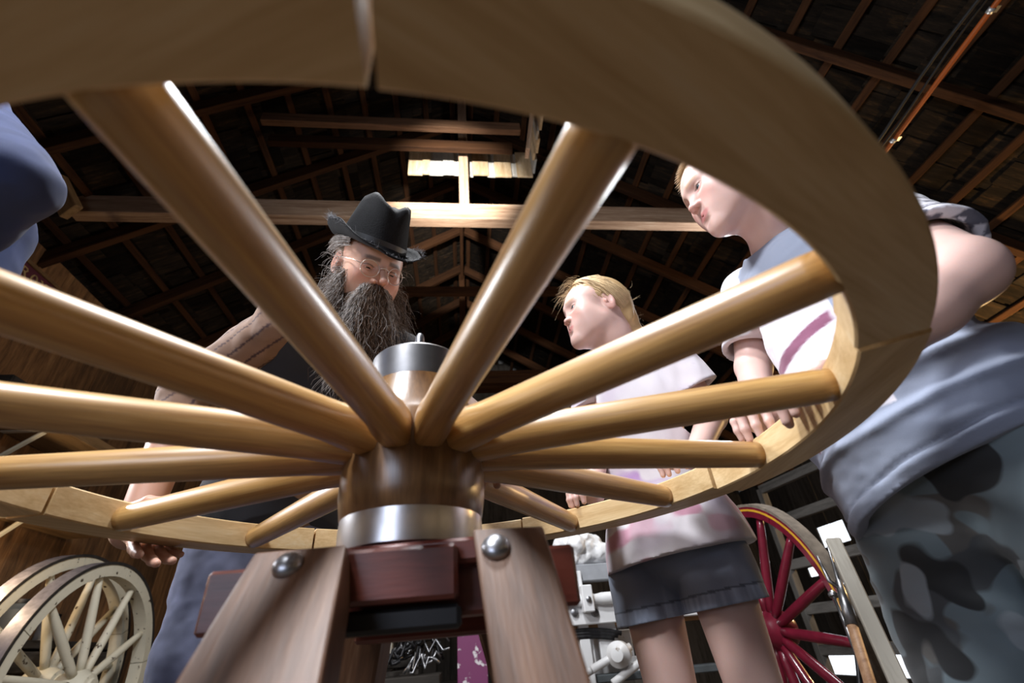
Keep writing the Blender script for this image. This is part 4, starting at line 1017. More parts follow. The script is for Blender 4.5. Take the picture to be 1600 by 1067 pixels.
#@@NEXT
# ---- the bearded man leaning over the far left of the rim
def man():
    root = thing('person', 'bearded man in a black felt hat and round glasses bending over the wheel', 'person', (-0.80, 1.30, 0.0))
    upv = .30 * RT + .95 * UP
    C0 = at(574, 424, y=.90); tocam = nrm(CAM - C0)
    H = Frame(C0, nrm(tocam * .90 + RT * .42 - UP * .04), upv, 1.02)
    N = H.p(0, -.055, -.125)
    Rs = at(446, 505, y=.90); Ls = np.array([-.26, 1.12, 1.30]); Pv = np.array([-.70, 1.31, .93])
    Rel = at(296, 612, y=.99); Rwr = np.array([-.795, .955, .915])
    base = (.50, .30, .22)
    fh = Field(); head_field(fh, H, nose=1.45, jaw=1.0, lid=.0015, lidz=.0016); fh.cone(H.p(0, -.036, -.08), N, .058, .062, .03); fh.cone(N, (Rs + Ls) / 2, .062, .07, .03)
    Vh, Qh = skin_mesh(fh, .0020); Ch = head_tint(H, Vh, base, (.42, .17, .14), (.56, .22, .16), (.05, .033, .025), .0056)
    parts = [(Vh, Qh, Ch)]
    fa = Field(); fa.chain([Rs, Rel], [.052, .043]); fa.cone(Rel, Rwr, .043, .029)
    hf = Frame(Rwr, (.84, -.50, -.20), (.12, .10, -1)); up_th = [(-.030, .018, -.012), (-.038, .050, -.045), (-.028, .080, -.066), (-.014, .104, -.074)]
    # palm under the rim, thumb over it
    hf = Frame(np.array([-.795, .945, .872]), (.82, -.46, -.34), (-.3, .1, -1)); hand_field(fa, hf, 1, ((-14, 10, 6), (-16, 10, 6), (-14, 10, 8), (-14, 12, 8)), 5, [(-.026, .015, -.010), (-.040, .045, -.042), (-.030, .075, -.064), (-.012, .098, -.072)], 1.02)
    fa.cone(Rel, hf.o, .043, .030, .02)
    parts.append(tinted(fa, .0026, (.52, .30, .22)))
    Lel = np.array([-.10, 1.08, 1.03]); Lwr = np.array([-.075, .90, .955])
    fa = Field(); fa.chain([Ls, Lel], [.052, .043]); fa.cone(Lel, Lwr, .042, .029)
    hf = Frame(Lwr, (.12, -.96, -.42), (.1, -.35, 1)); hand_field(fa, hf, -1, ((15, 25, 20),) * 4, 5, None, 1.0); parts.append(tinted(fa, .0026, base))
    fb = Field(); Rm = torso(fb, N, Pv, Rs, Ls, 1.08, -.008)
    hipR, hipL = np.array([-.775, 1.26, .89]), np.array([-.615, 1.38, .89]); knR, knL = np.array([-.765, 1.22, .50]), np.array([-.60, 1.33, .50]); anR, anL = np.array([-.80, 1.27, .09]), np.array([-.62, 1.40, .09])
    for h_, k_, a_ in ((hipR, knR, anR), (hipL, knL, anL)): fb.chain([h_, k_, a_], [.085, .058, .045], .03)
    parts.append(tinted(fb, .006, base)); body = skin_obj('body', root, parts)
    eyes(H, body, (.05, .035, .025), (0, -.45))
    shoes(root, [anL - EZ * .09, anR - EZ * .09], M['black'], [(.7, -.7, 0)] * 2)
    # collared work shirt, sleeves rolled below the elbow
    f = Field(); torso(f, N - np.array([0, 0, .01]), Pv, Rs, Ls, 1.08, .003)
    cf = Rel * .72 + np.array([-.795, .945, .872]) * .28; f.cone(Rs, Rel, .068, .062, .03); f.cone(Rel, cf, .062, .054, .02)
    Lcf = Lel * .5 + Lwr * .5; f.cone(Ls, Lel, .066, .058, .03); f.cone(Lel, Lcf, .058, .052, .02)
    f.cone(N + H.v(-.05, .02, .01), N + H.v(.05, .02, .01), .048, .048, .03)
    f.ripple(folds(.008, 10, 101, (1.2, 1.2, 1.2))); f.ripple(folds(.0045, 22, 103))
    d = nrm(np.array([-.795, .945, .872]) - Rel); cap(f, cf, d, .10); f.cone(cf - d * .05, cf + d * .06, .042, .046, .005, 's'); cap(f, Lcf, nrm(Lwr - Lel), .1)
    ax_ = nrm(Rel - Rs)
    def stripe(V, c):
        c = np.tile((.19, .115, .080), (len(V), 1)) * (1 + .12 * noise(V, 40, 5))[:, None]
        q = V - Rs; e2 = nrm(np.cross(ax_, (0, 0, 1))); a_ = np.arctan2(q @ e2, q @ np.cross(ax_, e2)); m_ = np.abs(((a_ * 1.75) % 1) - .5) < .065; c[m_] = (.055, .030, .030); return c
    V, Q, c = tinted(f, .0045, (1, 1, 1), stripe); quad_obj('shirt', V, Q, M['cloth'], root, True, c)['label'] = 'tan striped work shirt with rolled sleeves'
    # dark waistcoat
    f = Field(); Rm = torso(f, N - np.array([0, 0, .03]), Pv + EZ * .06, Rs * .82 + Ls * .18, Ls * .82 + Rs * .18, 1.10, .024); f.ell(Pv + EZ * .08, (.20, .16, .17), Rm, .05); f.ripple(folds(.005, 10, 111))
    f.ell(N + H.v(0, .03, .05), (.085, .085, .085), None, .02, 's'); f.half(Pv - EZ * .05, (.3, -.3, -1))
    V, Q, c = tinted(f, .006, (.020, .020, .024)); quad_obj('waistcoat', V, Q, M['cloth'], root, True, c)['label'] = 'black waistcoat'
    f = Field(); f.ell(Pv - EZ * .01, (.17, .125, .13), Rm, .05)
    for h_, k_, a_ in ((hipR, knR, anR), (hipL, knL, anL)): f.chain([h_, h_ * .4 + k_ * .6, k_, a_ + EZ * .03], [.105, .094, .080, .070], .025)
    f.ripple(folds(.006, 8, 121, (1, 1, 1.5))); f.ripple(folds(.003, 20, 123, (1, 1, 1.6)))
    V, Q, c = tinted(f, .006, (1, 1, 1), lambda V, c: np.tile((.115, .125, .19), (len(V), 1)) * (1 + .30 * noise(V, 22, 9) + .2 * noise(V, 70, 10))[:, None]); quad_obj('jeans', V, Q, M['denim'], root, True, c)['label'] = 'worn dark blue jeans'
    # hat: dented crown and rolled, fraying brim
    HT = Frame(H.p(0, -.012, .066), H.R[:, 1] + H.R[:, 2] * -.10, H.R[:, 2], H.sc)
    na = 96; V = []; rings = []
    prof = [(.02, .116), (.28, .120), (.48, .122), (.62, .121), (.73, .113), (.81, .097), (.90, .062), (.98, .030), (1.02, .008), (1.05, .0), (1.17, -.003), (1.30, -.004), (1.42, -.002), (1.49, .002)]
    for j, (rr, z) in enumerate(prof):
        for k in range(na):
            a = 2 * math.pi * k / na; ca, sa = math.cos(a), math.sin(a); x = .080 * rr * ca; y = .099 * rr * sa
            zz = z
            if j <= 5: zz -= .030 * math.exp(-(x / .022) ** 2) * (1 - (rr / 1.0) ** 6) * (1 if y > -.08 else .6); zz += .010 * noise(np.array([[x, y, 0]]), 38, 7)[0]; zz += .010 * max(0, y / .09)
            if j > 8:
                e = (rr - 1.03) / .46; zz += e * (.020 * ca * ca - .010 * sa * sa) + .007 * e * noise(np.array([[ca * .1, sa * .1, .3]]), 30, 9)[0] + (.012 * e ** 2 * abs(ca) ** 3)
            if 4 < j < 9: x *= 1 + .05 * noise(np.array([[ca, sa, z * 6]]), 2.2, 12)[0]; y *= 1 + .04 * noise(np.array([[ca, sa, z * 6 + 4]]), 2.2, 13)[0]
            V.append(HT.p(x, y, zz))
    V.append(HT.p(0, 0, .075)); n = len(prof)
    Q = [(j * na + k, (j + 1) * na + k, (j + 1) * na + (k + 1) % na, j * na + (k + 1) % na) for j in range(n - 1) for k in range(na)] + [((k + 1) % na, n * na, k) for k in range(na)]
    Q = [q for q in Q if len(set(q)) >= 3]
    hat = mesh_obj('hat', V, Q, M['felt'], root, None, True); hat['label'] = 'battered black felt hat with a frayed brim'
    s_ = hat.modifiers.new('thick', 'SOLIDIFY'); s_.thickness = .0028; s_.offset = 0
    V = [HT.p(.0815 * (1 + .02 * s) * math.cos(a), .1005 * (1 + .02 * s) * math.sin(a), z) for z, s in ((.007, 1), (.020, 1)) for a in np.linspace(0, 2 * math.pi, 60, endpoint=False)]
    quad_obj('hat_band', V, [(k, (k + 1) % 60, 60 + (k + 1) % 60, 60 + k) for k in range(60)], M['black'], hat)
    Ps = []
    for k in range(330):
        a = RNG.uniform(0, 2 * math.pi) if k < 110 else RNG.choice((0, math.pi)) + RNG.normal(0, .16); rr = 1.487; ca, sa = math.cos(a), math.sin(a); e = (rr - 1.03) / .46
        p = np.array([.080 * rr * ca, .099 * rr * sa, .002 + e * (.020 * ca * ca - .010 * sa * sa) + .012 * abs(ca) ** 3])
        d = nrm(np.array([ca, sa, .6]) + RNG.normal(0, .8, 3)); L = RNG.uniform(.004, .016); t = np.linspace(0, 1, 6)[:, None]; q = p + d * t * L + RNG.normal(0, .005, 3) * t ** 2
        Ps.append(HT.o + (q * HT.sc) @ HT.R.T)
    V, Q = strands_mesh(Ps, .0006); quad_obj('brim_fray', V, Q, M['fray'], hat)['kind'] = 'stuff'
    # hair at the sides, then the beard
    f = Field(); f.ell(H.p(0, -.020, .030), np.array([.081, .096, .080]), H.R, .01); f.ell(H.p(0, .090, -.02), np.array([.078, .070, .10]), H.R, .01, 's'); f.ell(H.p(0, .02, -.09), np.array([.12, .10, .07]), H.R, .01, 's')
    for s in (-1, 1): f.ell(H.p(s * .078, -.012, -.002), np.array([.02, .020, .030]), H.R, .006, 's')
    V, Q = skin_mesh(f, .003); hr = quad_obj('hair', V, Q, M['brown_hair'], body)
    f = Field(); f.ell(H.p(0, .066, -.100), np.array([.060, .040, .058]), H.R, .03); f.ell(H.p(0, .074, -.165), np.array([.056, .040, .075]), H.R, .03); f.ell(H.p(0, .082, -.225), np.array([.040, .034, .055]), H.R, .03)
    for s in (-1, 1): f.ell(H.p(s * .054, .020, -.055), np.array([.016, .026, .045]), H.R, .02)
    f.ell(H.p(0, .098, -.0545), np.array([.020, .010, .0055]), H.R, .008, 's')
    f.ripple(folds(.008, 30, 131, (1, 1, .6)))
    V, Q = skin_mesh(f, .004); bd = quad_obj('beard', V, Q, M['beard_dark'], body); bd['label'] = 'long bushy dark brown and grey beard'
    dark, grey = [], []
    def curl(p, d, L, wob, n=12):
        t = np.linspace(0, 1, n)[:, None]; ph = RNG.uniform(0, 6.28, 3); fr = RNG.uniform(5, 13)
        u, v, _ = (np.cross(d, (0.3, .5, .8)),) * 2 + (0,); u = nrm(u); v = np.cross(d, u)
        return p + d * t * L + wob * (u * np.sin(fr * t + ph[0]) + v * np.cos(fr * t + ph[1]) - u * math.sin(ph[0]) - v * math.cos(ph[1])) * (t ** .7) + np.array([0, 0, -.18]) * t ** 2 * L
    for i in range(5200):
        a = RNG.uniform(-1, 1); s = np.sign(a); w_ = abs(a)
        if RNG.uniform() < .22:                      # moustache
            p = np.array([s * (.001 + .032 * w_), .096 - .012 * w_, -.036 - .006 * w_ + RNG.normal(0, .003)]); d = nrm(np.array([s * (.05 + .6 * w_ * RNG.uniform(.5, 1.2)), .30, -.95 + RNG.normal(0, .2)])); L = RNG.uniform(.03, .075); wob = .003
        elif RNG.uniform() < .38:                     # cheeks and jaw line
            z = RNG.uniform(-.085, -.004); p = np.array([s * (.064 - .10 * max(0, -z - .05)), .004 + .045 * RNG.uniform() + .35 * max(0, -z - .045), z]); d = nrm(np.array([s * RNG.uniform(.15, .75), .30 + RNG.normal(0, .25), -.8 + RNG.normal(0, .2)])); L = RNG.uniform(.03, .12); wob = .006
        else:                                        # chin curtain
            z = RNG.uniform(-.235, -.072); ww = .056 * (1 - ((-z - .12) / .16) ** 2 * .55); p = np.array([a * ww, .076 + .034 * math.sqrt(max(0, 1 - a * a)) * (1 if z > -.2 else .8) + .03 * (-z - .08), z]); d = nrm(np.array([a * .45 + RNG.normal(0, .2), .35 + RNG.normal(0, .25), -.95])); L = RNG.uniform(.03, .10); wob = .006
        q = curl(p, d, L, wob * RNG.uniform(.4, 1.9)); W_ = H.o + (q * H.sc) @ H.R.T
        (grey if (w_ > .55 and RNG.uniform() < .85) or RNG.uniform() < .16 else dark).append(W_)
    for i in range(420):                              # stray hairs standing off at the sides
        s = RNG.choice((-1, 1)); z = RNG.uniform(-.22, .045); p = np.array([s * (.068 if z > -.09 else .050), -.005 + .07 * max(0, -z) / .1, z]); d = nrm(np.array([s * RNG.uniform(.3, 1), RNG.normal(0, .4), -.5 + RNG.normal(0, .5)]))
        grey.append(H.o + (curl(p, d, RNG.uniform(.02, .065), .010 * RNG.uniform(.3, 1.2), 14) * H.sc) @ H.R.T)
    for i in range(700):                              # hair swept back over the ears
        s = RNG.choice((-1, 1)); p = np.array([s * .0785, .030 + RNG.normal(0, .008), .054 + RNG.uniform(-.014, .014)]); t = np.linspace(0, 1, 12)[:, None]
        q = p + np.array([0, -.11, -.012]) * t + np.array([s * .006, 0, .006]) * np.sin(t * 3.1) + RNG.normal(0, .005, 3) * t; (grey if i % 3 else dark).append(H.o + (q * H.sc) @ H.R.T)
    g12 = [q if len(q) == 12 else q[np.linspace(0, len(q) - 1, 12).round().astype(int)] for q in grey]
    V, Q = strands_mesh(dark, .00075); quad_obj('dark_hairs', V, Q, M['beard_dark'], bd)['kind'] = 'stuff'
    V, Q = strands_mesh(g12, .00065); quad_obj('grey_hairs', V, Q, M['beard_grey'], bd)['kind'] = 'stuff'
    # glasses
    gl = tube('glasses', [H.p(x, .104 + .006 * (1 - abs(x) / .012), .006 + .004 * (1 - (x / .012) ** 2)) for x in np.linspace(-.011, .011, 7)], .0011, M['glassrim'], root, 8)
    gl['label'] = 'round glasses with thin metal rims'
    for s in (-1, 1):
        c = np.array([s * .0335, .0985, .000]); P = [H.p(c + np.array([.0215 * math.cos(a), -.010 * s * math.cos(a) * .55, .0205 * math.sin(a)])) for a in np.linspace(0, 2 * math.pi, 40, endpoint=False)]
        tube('rim', P, .0010, M['glassrim'], gl, 8, True)
        V = []; 
        for off in (-.0006, .0006): V += [p + H.v(0, off, 0) for p in P]
        mesh_obj('lens', V, [tuple(range(40)), tuple(range(40, 80))[::-1]] + [(k, 40 + k, 40 + (k + 1) % 40, (k + 1) % 40) for k in range(40)], M['lens'], gl)
        tube('temple', [H.p(s * .055, .093, .006), H.p(s * .072, .070, .010), H.p(s * .079, .02, .012), H.p(s * .081, -.015, .012), H.p(s * .078, -.035, -.004)], .0009, M['glassrim'], gl, 6)
man()

# ---- someone in a blue work shirt close by on the left
def blue():
    root = thing('person', 'person in a dark blue work shirt, only a sleeve in view at the upper left', 'person', (-1.12, .42, 0.0))
    Rs = np.array([-1.04, .60, 1.40]); Ls = at(-78, 140, y=.46); N = (Rs + Ls) / 2 + np.array([-.16, -.06, .06]); Pv = np.array([-1.12, .47, .92])
    Lel = at(16, 285, y=.44); Lwr = at(-110, 430, y=.50); Rel = Rs + np.array([.05, .03, -.28]); Rwr = Rel + np.array([.14, -.02, -.20]); base = (.60, .38, .29)
    H = Frame(N + np.array([-.06, -.05, .16]), (1, .1, -.1)); print('bluehead', pix(H.o), pix(H.p(0, .11, 0)), pix(H.p(0,0,-.1))); parts = []
    f = Field(); head_field(f, H); f.cone(H.p(0, -.03, -.08), N, .055, .06, .03); V, Q = skin_mesh(f, .004); parts.append((V, Q, head_tint(H, V, base, (.5, .22, .2), (.62, .3, .25), (.1, .06, .04))))
    f = Field(); torso(f, N, Pv, Rs, Ls, 1.02, -.008); f.chain([Ls, Lel, Lwr], [.048, .04, .028]); f.chain([Rs, Rel, Rwr], [.048, .04, .028])
    hand_field(f, Frame(Lwr, nrm(Lwr - Lel), (1, 0, .3)), -1); hand_field(f, Frame(Rwr, nrm(Rwr - Rel), (.5, 0, .8)), 1)
    hips = [np.array([-1.13, .56, .88]), np.array([-1.12, .38, .88])]; legs = [(h, h + np.array([.02, 0, -.40]), h + np.array([0, 0, -.80])) for h in hips]
    for q in legs: f.chain(q, [.085, .055, .042], .03)
    parts.append(tinted(f, .006, base)); body = skin_obj('body', root, parts); eyes(H, body)
    f = Field(); f.ell(H.p(0, -.02, .04), (.082, .10, .084), H.R); f.ell(H.p(0, .09, -.02), (.08, .068, .082), H.R, .01, 's'); f.ell(H.p(0, .01, -.085), (.12, .12, .07), H.R, .01, 's'); V, Q = skin_mesh(f, .005); quad_obj('hair', V, Q, M['brown_hair'], body)
    f = Field(); torso(f, N - EZ * .01, Pv, Rs, Ls, 1.03, .012); f.cone(Ls, Lel, .070, .060, .03); f.cone(Lel, Lel * .25 + Lwr * .75, .056, .046, .012); f.cone(Rs, Rel, .068, .058, .03); f.cone(Rel, Rel * .3 + Rwr * .7, .056, .046, .02)
    f.ripple(folds(.010, 9, 201)); f.ripple(folds(.004, 22, 203)); f.half(Pv - EZ * .08, -EZ); f.ell(N + EZ * .06, (.07, .07, .075), None, .01, 's')
    V, Q, c = tinted(f, .005, (.019, .029, .080), None, .2); quad_obj('shirt', V, Q, M['denim'], root, True, c)
    f = Field(); f.ell(Pv - EZ * .02, (.13, .16, .13), None, .04)
    for q in legs: f.chain(q, [.10, .08, .07], .03)
    V, Q, c = tinted(f, .008, (.05, .05, .055)); quad_obj('trousers', V, Q, M['cloth'], root, True, c); shoes(root, [q[2] - EZ * .08 for q in legs], M['black'], [(1, 0, 0)] * 2)
blue()
#@@NEXT
# ------------------------------------------------------------------ things round the shed
def cart_wheel(name, label, cat, cen, axis, R, nsp, nfel, rim_w, rim_t, paint, spoke_mt, tyre_mt, edge_mt, hub_r=.09, line=None, group=None, roll=0.0):
    cen = np.asarray(cen, float); z = nrm(axis); y = EZ; x = np.cross(y, z)
    root = thing(name, label, cat, cen - EZ * R, group)
    M0 = mat4((x, y, z), cen)
    def ring(nm, r0, r1, z0, z1, mt_, a0=0, a1=2 * math.pi, n=72, par=root, full=True):
        V = []; Fc = []; sec = [(r0, z0), (r1, z0), (r1, z1), (r0, z1)]; N_ = n if full else n + 1
        for i in range(N_):
            a = a0 + (a1 - a0) * i / n
            V += [(r * math.cos(a), r * math.sin(a), zz) for r, zz in sec]
        for i in range(n):
            j = (i + 1) % N_
            for k in range(4): Fc.append((i * 4 + k, i * 4 + (k + 1) % 4, j * 4 + (k + 1) % 4, j * 4 + k))
        if not full: Fc += [(3, 2, 1, 0), tuple(n * 4 + k for k in range(4))]
        o = mesh_obj(nm, V, Fc, mt_, par, M0, True); o.data.set_sharp_from_angle(angle=math.radians(35)); return o
    h = rim_w / 2; Ri = R - .014
    for i in range(nfel):
        a = roll + 2 * math.pi * i / nfel; ring('felloe', Ri - rim_t, Ri, -h, h, paint, a + .004, a + 2 * math.pi / nfel - .004, max(6, 72 // nfel), root, False)
    t = ring('tyre', Ri, R, -h * 1.02, h * 1.02, tyre_mt)
    if edge_mt: ring('tyre_edge', Ri - .001, R + .001, h * 1.02, h * 1.02 + .004, edge_mt, par=t)
    if line: ring('painted_line', Ri - rim_t * .42, Ri - rim_t * .22, h, h + .0015, line)
    lathe('hub', [(hub_r * .5, -.075), (hub_r * .8, -.07), (hub_r, -.04), (hub_r, .04), (hub_r * .78, .065), (hub_r * .72, .085), (hub_r * .5, .092), (hub_r * .45, .105), (.01, .107)], paint, root, cen, z, 40)
    for i in range(nsp):
        a = roll + 2 * math.pi * (i + .5) / nsp; d = x * math.cos(a) + y * math.sin(a)
        p0 = cen + d * hub_r * .85 + z * .02; p1 = cen + d * (Ri - rim_t + .003); T = np.linspace(0, 1, 9)
        P = [p0 + (p1 - p0) * q for q in T]; tube('spoke', P, [.021 - .004 * q + .004 * math.sin(3.1 * q) for q in T], spoke_mt, root, 10)
    return root
wc = at(112, 1076, y=3.0); Rw = wc[2] - 0.002; print('wheel R', Rw, wc)
cart_wheel('cart_wheel', 'worn cream painted cart wheel, the nearer of the two by the left wall', 'wheel', wc, EX, Rw, 10, 5, .075, .062, M['cream'], M['cream'], M['tyre'], M['tyre_edge'], .085, None, 'cream cart wheels', .2)
wc2 = wc + EX * -.20 + EY * .04; cart_wheel('cart_wheel', 'worn cream painted cart wheel half hidden behind the nearer cream wheel', 'wheel', wc2 + EZ * .03, EX, Rw + .03, 10, 5, .075, .06, M['cream'], M['cream'], M['tyre'], M['tyre_edge'], .085, None, 'cream cart wheels', .45)
rc = at(1222, 1006, y=2.78); cart_wheel('cart_wheel', 'crimson carriage wheel with a yellow line and grey tyre, right of the girl', 'wheel', (rc[0], rc[1], .60), -EX, .595, 14, 7, .060, .052, M['red'], M['red'], M['rubber'], None, .085, M['yellow'], None, .1)

# bench along the left wall with offcuts, dark clutter
def bench(name, label, p0, p1, depth, zt, mt_, inward):
    root = thing(name, label, 'bench', ((p0 + p1) / 2)[:2].tolist() + [0]); d = nrm(p1 - p0)
    for i in range(3): bar('board', p0 + inward * (depth * (i + .5) / 3) + EZ * zt, p1 + inward * (depth * (i + .5) / 3) + EZ * zt, depth / 3 - .004, .045, mt_, root)
    bar('rail', p0 + inward * (depth - .03) + EZ * (zt - .09), p1 + inward * (depth - .03) + EZ * (zt - .09), .035, .11, mt_, root)
    for q in (p0 + d * .08, p1 - d * .08, (p0 + p1) / 2):
        for e in (min(.06, depth * .25), depth - min(.06, depth * .25)): bar('leg', q + inward * e, q + inward * e + EZ * (zt - .02), .08, .08, mt_, root)
    return root
bench('workbench', 'dark timber workbench along the left wall behind the cream wheels', B(-2.82, 1.9, 0), B(-2.82, 4.6, 0), .20, .865, M['darkwood'], EX)
def offcut(P, d, L, w_, h, mt_, label, name='offcut', grp=None):
    o = bar(name, np.asarray(P) - nrm(d) * L / 2, np.asarray(P) + nrm(d) * L / 2, w_, h, mt_, c=.002); tag(o, label, 'wood', grp); return o
zb_ = .865 + .0225
offcut(B(-2.70, 3.05, zb_ + .022), (.2, 1, 0), .30, .10, .044, M['hatch'], 'pale offcut lying on the left workbench, the longer one')
offcut(B(-2.70, 2.66, zb_ + .02), (.1, 1, 0), .22, .08, .04, M['shelfwood'], 'short brown offcut lying on the left workbench')
def jar(P, r, h, mt_, lid, name, label, cat, grp=None):
    root = thing(name, label, cat, P, grp); lathe('body', [(r * .9, 0), (r, .01), (r, h * .8), (r * .8, h * .9), (r * .78, h)], mt_, root, P, n=24); lathe('lid', [(r * .82, h * .96), (r * .84, h), (r * .84, h + .016), (r * .2, h + .018)], lid, root, P, n=24)
for k, (t, r, h, mt_, lab) in enumerate(((2.2, .07, .16, 'rust', 'rusty tin on the left workbench nearest the front'), (3.55, .08, .2, 'slate', 'dark grey tin near the far end of the left workbench'), (3.85, .055, .14, 'greypaint', 'small grey tin near the far end of the left workbench'))):
    jar(B(-2.72, t, zb_), r, h, M[mt_], M['iron'], 'paint_tin', lab, 'tin')

# two shelves on the left wall with brackets, boxes and coils
def shelf(z, t0, t1, dep, label):
    root = thing('wall_shelf', label, 'shelf', B(SL + .02 + dep / 2, (t0 + t1) / 2, z)); 
    bar('board', B(SL + .02 + dep / 2, t0, z), B(SL + .02 + dep / 2, t1, z), dep, .03, M['shelfwood'], root); bar('lip', B(SL + .02 + dep, t0, z + .02), B(SL + .02 + dep, t1, z + .02), .018, .075, M['shelfwood'], root)
    t = t0 + .35
    while t < t1:
        br = bar('bracket', B(SL + .03, t, z - .02), B(SL + dep - .02, t, z - .02), .03, .012, M['cream'], root, c=.002); bar('bracket_arm', B(SL + .03, t, z - .24), B(SL + dep - .06, t, z - .03), .03, .014, M['cream'], br, c=.002); t += .78
    return root
shelf(2.02, 1.1, 3.7, .34, 'upper pine wall shelf with pale brackets on the left wall'); shelf(1.55, 1.3, 3.9, .32, 'lower pine wall shelf under the upper one on the left wall')
rr = random.Random(12)
def crate(P, sx, sy, sz, mt_, label, name='crate', grp=None):
    root = thing(name, label, 'box', P, grp)
    P = np.asarray(P, float)
    bar('bottom', P + EZ * .008 - EX * sx / 2, P + EZ * .008 + EX * sx / 2, sy, .016, mt_, root, c=.002)
    for s in (-1, 1):
        bar('side', P + EY * s * (sy / 2 - .008) + EZ * sz / 2 - EX * sx / 2, P + EY * s * (sy / 2 - .008) + EZ * sz / 2 + EX * sx / 2, .014, sz, mt_, root, c=.002)
        bar('end', P + EX * s * (sx / 2 - .008) + EZ * sz / 2 - EY * (sy / 2 - .018), P + EX * s * (sx / 2 - .008) + EZ * sz / 2 + EY * (sy / 2 - .018), .014, sz, mt_, root, c=.002)
crate(B(-2.70, 1.38, 2.037), .24, .42, .20, M['slate'], 'blue-grey box at the near end of the upper left shelf')
crate(B(-2.70, 2.75, 2.037), .22, .30, .14, M['darkwood'], 'dark wooden tray in the middle of the upper left shelf'); crate(B(-2.70, 3.2, 2.037), .22, .28, .22, M['shelfwood'], 'brown box at the far end of the upper left shelf')
for k in range(7):
    t = 2.0 + k * .2; h = (.16, .22, .13, .19, .24, .15, .2)[k]; mt_ = ('rust', 'iron', 'slate', 'rust', 'black', 'rust', 'greypaint')[k]
    jar(B(-2.72, t, 1.567), .055 + .012 * (k % 3), h, M[mt_], M['iron'], 'paint_tin', ('rusty short tin', 'tall black iron tin', 'squat slate tin', 'rusty mid-height tin', 'tallest black tin', 'wide rusty tin', 'grey tin')[k] + ' in the row on the lower left wall shelf', 'tin', 'tins on the lower left shelf')
P = [B(-2.62 + .085 * math.cos(a), 1.66 + .12 * math.sin(a), 1.575 + .0016 * i) for i, a in enumerate(np.linspace(0, 2 * math.pi * 4, 80))]
tag(tube('wire_coil', P, .006, M['rust'], None, 6), 'coil of copper-red wire on the lower left shelf', 'wire')

# maroon sign with raised gilt capitals, high on the left wall
def sign():
    o0 = at(20, 390, x=-2.62); pl = toB(o0)[0]
    def S(t, z, k=0.0): return B(pl + k, t, z)
    t0 = toB(o0)[1]; zt = o0[2]; hgt = .26; Ls_ = .62
    root = thing('shop_sign', 'maroon board sign with faded gilt capitals high on the left wall', 'sign', S(t0 + Ls_ / 2, zt - hgt))
    bar('panel', S(t0, zt - hgt / 2), S(t0 + Ls_, zt - hgt / 2), .02, hgt, M['sign'], root)
    for z in (zt, zt - hgt): bar('frame', S(t0 - .02, z, .005), S(t0 + Ls_ + .02, z, .005), .035, .02, M['frame'], root)
    for t in (t0 - .01, t0 + Ls_ + .01): bar('frame', S(t, zt - hgt, .005), S(t, zt, .005), .02, .035, M['frame'], root, up=EX)
    G = {'R': [((0, 0), (0, 1), .17), ((0, 1), (.42, .97), .09), ((.42, .97), (.55, .77), .13), ((.55, .77), (.42, .55), .13), ((.42, .55), (0, .52), .08), ((.28, .53), (.66, 0), .15), ((-.12, 0), (.14, 0), .06), ((-.12, 1), (.1, 1), .06), ((.56, 0), (.78, 0), .06)],
         'O': [((.36 + .34 * math.cos(a), .5 + .5 * math.sin(a)), (.36 + .34 * math.cos(a + .53), .5 + .5 * math.sin(a + .53)), .09 + .08 * abs(math.cos(a + .26))) for a in np.arange(0, 6.28, .5236)],
         'Y': [((.34, 0), (.34, .48), .16), ((.34, .48), (.0, 1), .15), ((.34, .48), (.66, 1), .09), ((.2, 0), (.48, 0), .06), ((-.12, 1), (.12, 1), .06), ((.55, 1), (.78, 1), .06)],
         'A': [((0, 0), (.32, 1), .09), ((.32, 1), (.66, 0), .16), ((.12, .35), (.54, .35), .07), ((-.1, 0), (.12, 0), .06), ((.54, 0), (.8, 0), .06)],
         'L': [((.06, 0), (.06, 1), .17), ((0, 0), (.55, 0), .08), ((.55, 0), (.55, .2), .06), ((-.06, 1), (.2, 1), .06)]}
    lh = .052; t = t0 + .085
    for ch in 'ROYAL':
        parts = []
        for (a, b_, wd) in G[ch]:
            p0 = S(t + a[0] * lh, zt - .090 + a[1] * lh, .014); p1 = S(t + b_[0] * lh, zt - .090 + b_[1] * lh, .014); d = p1 - p0
            p0 = p0 - nrm(d) * .003; p1 = p1 + nrm(d) * .003
            parts.append(xf(cbox(np.linalg.norm(p1 - p0), wd * lh * 1.15, .006, .0008), mat4(frame(p1 - p0, EX), (p0 + p1) / 2)))
        v, f = join_meshes(parts); mesh_obj('letter', v, f, M['gold'], root); t += .064
    tag(root)
sign()
# knee brace against the tie beam at the left and the small bright vent by the eave
a = at(88, 283, y=1.78); b_ = at(112, 332, y=1.86); tag(bar('knee_brace', a, b_, .13, .05, M['shelfwood'], up=-FW), 'short brown knee brace by the left end of the lit tie beam', kind='structure')

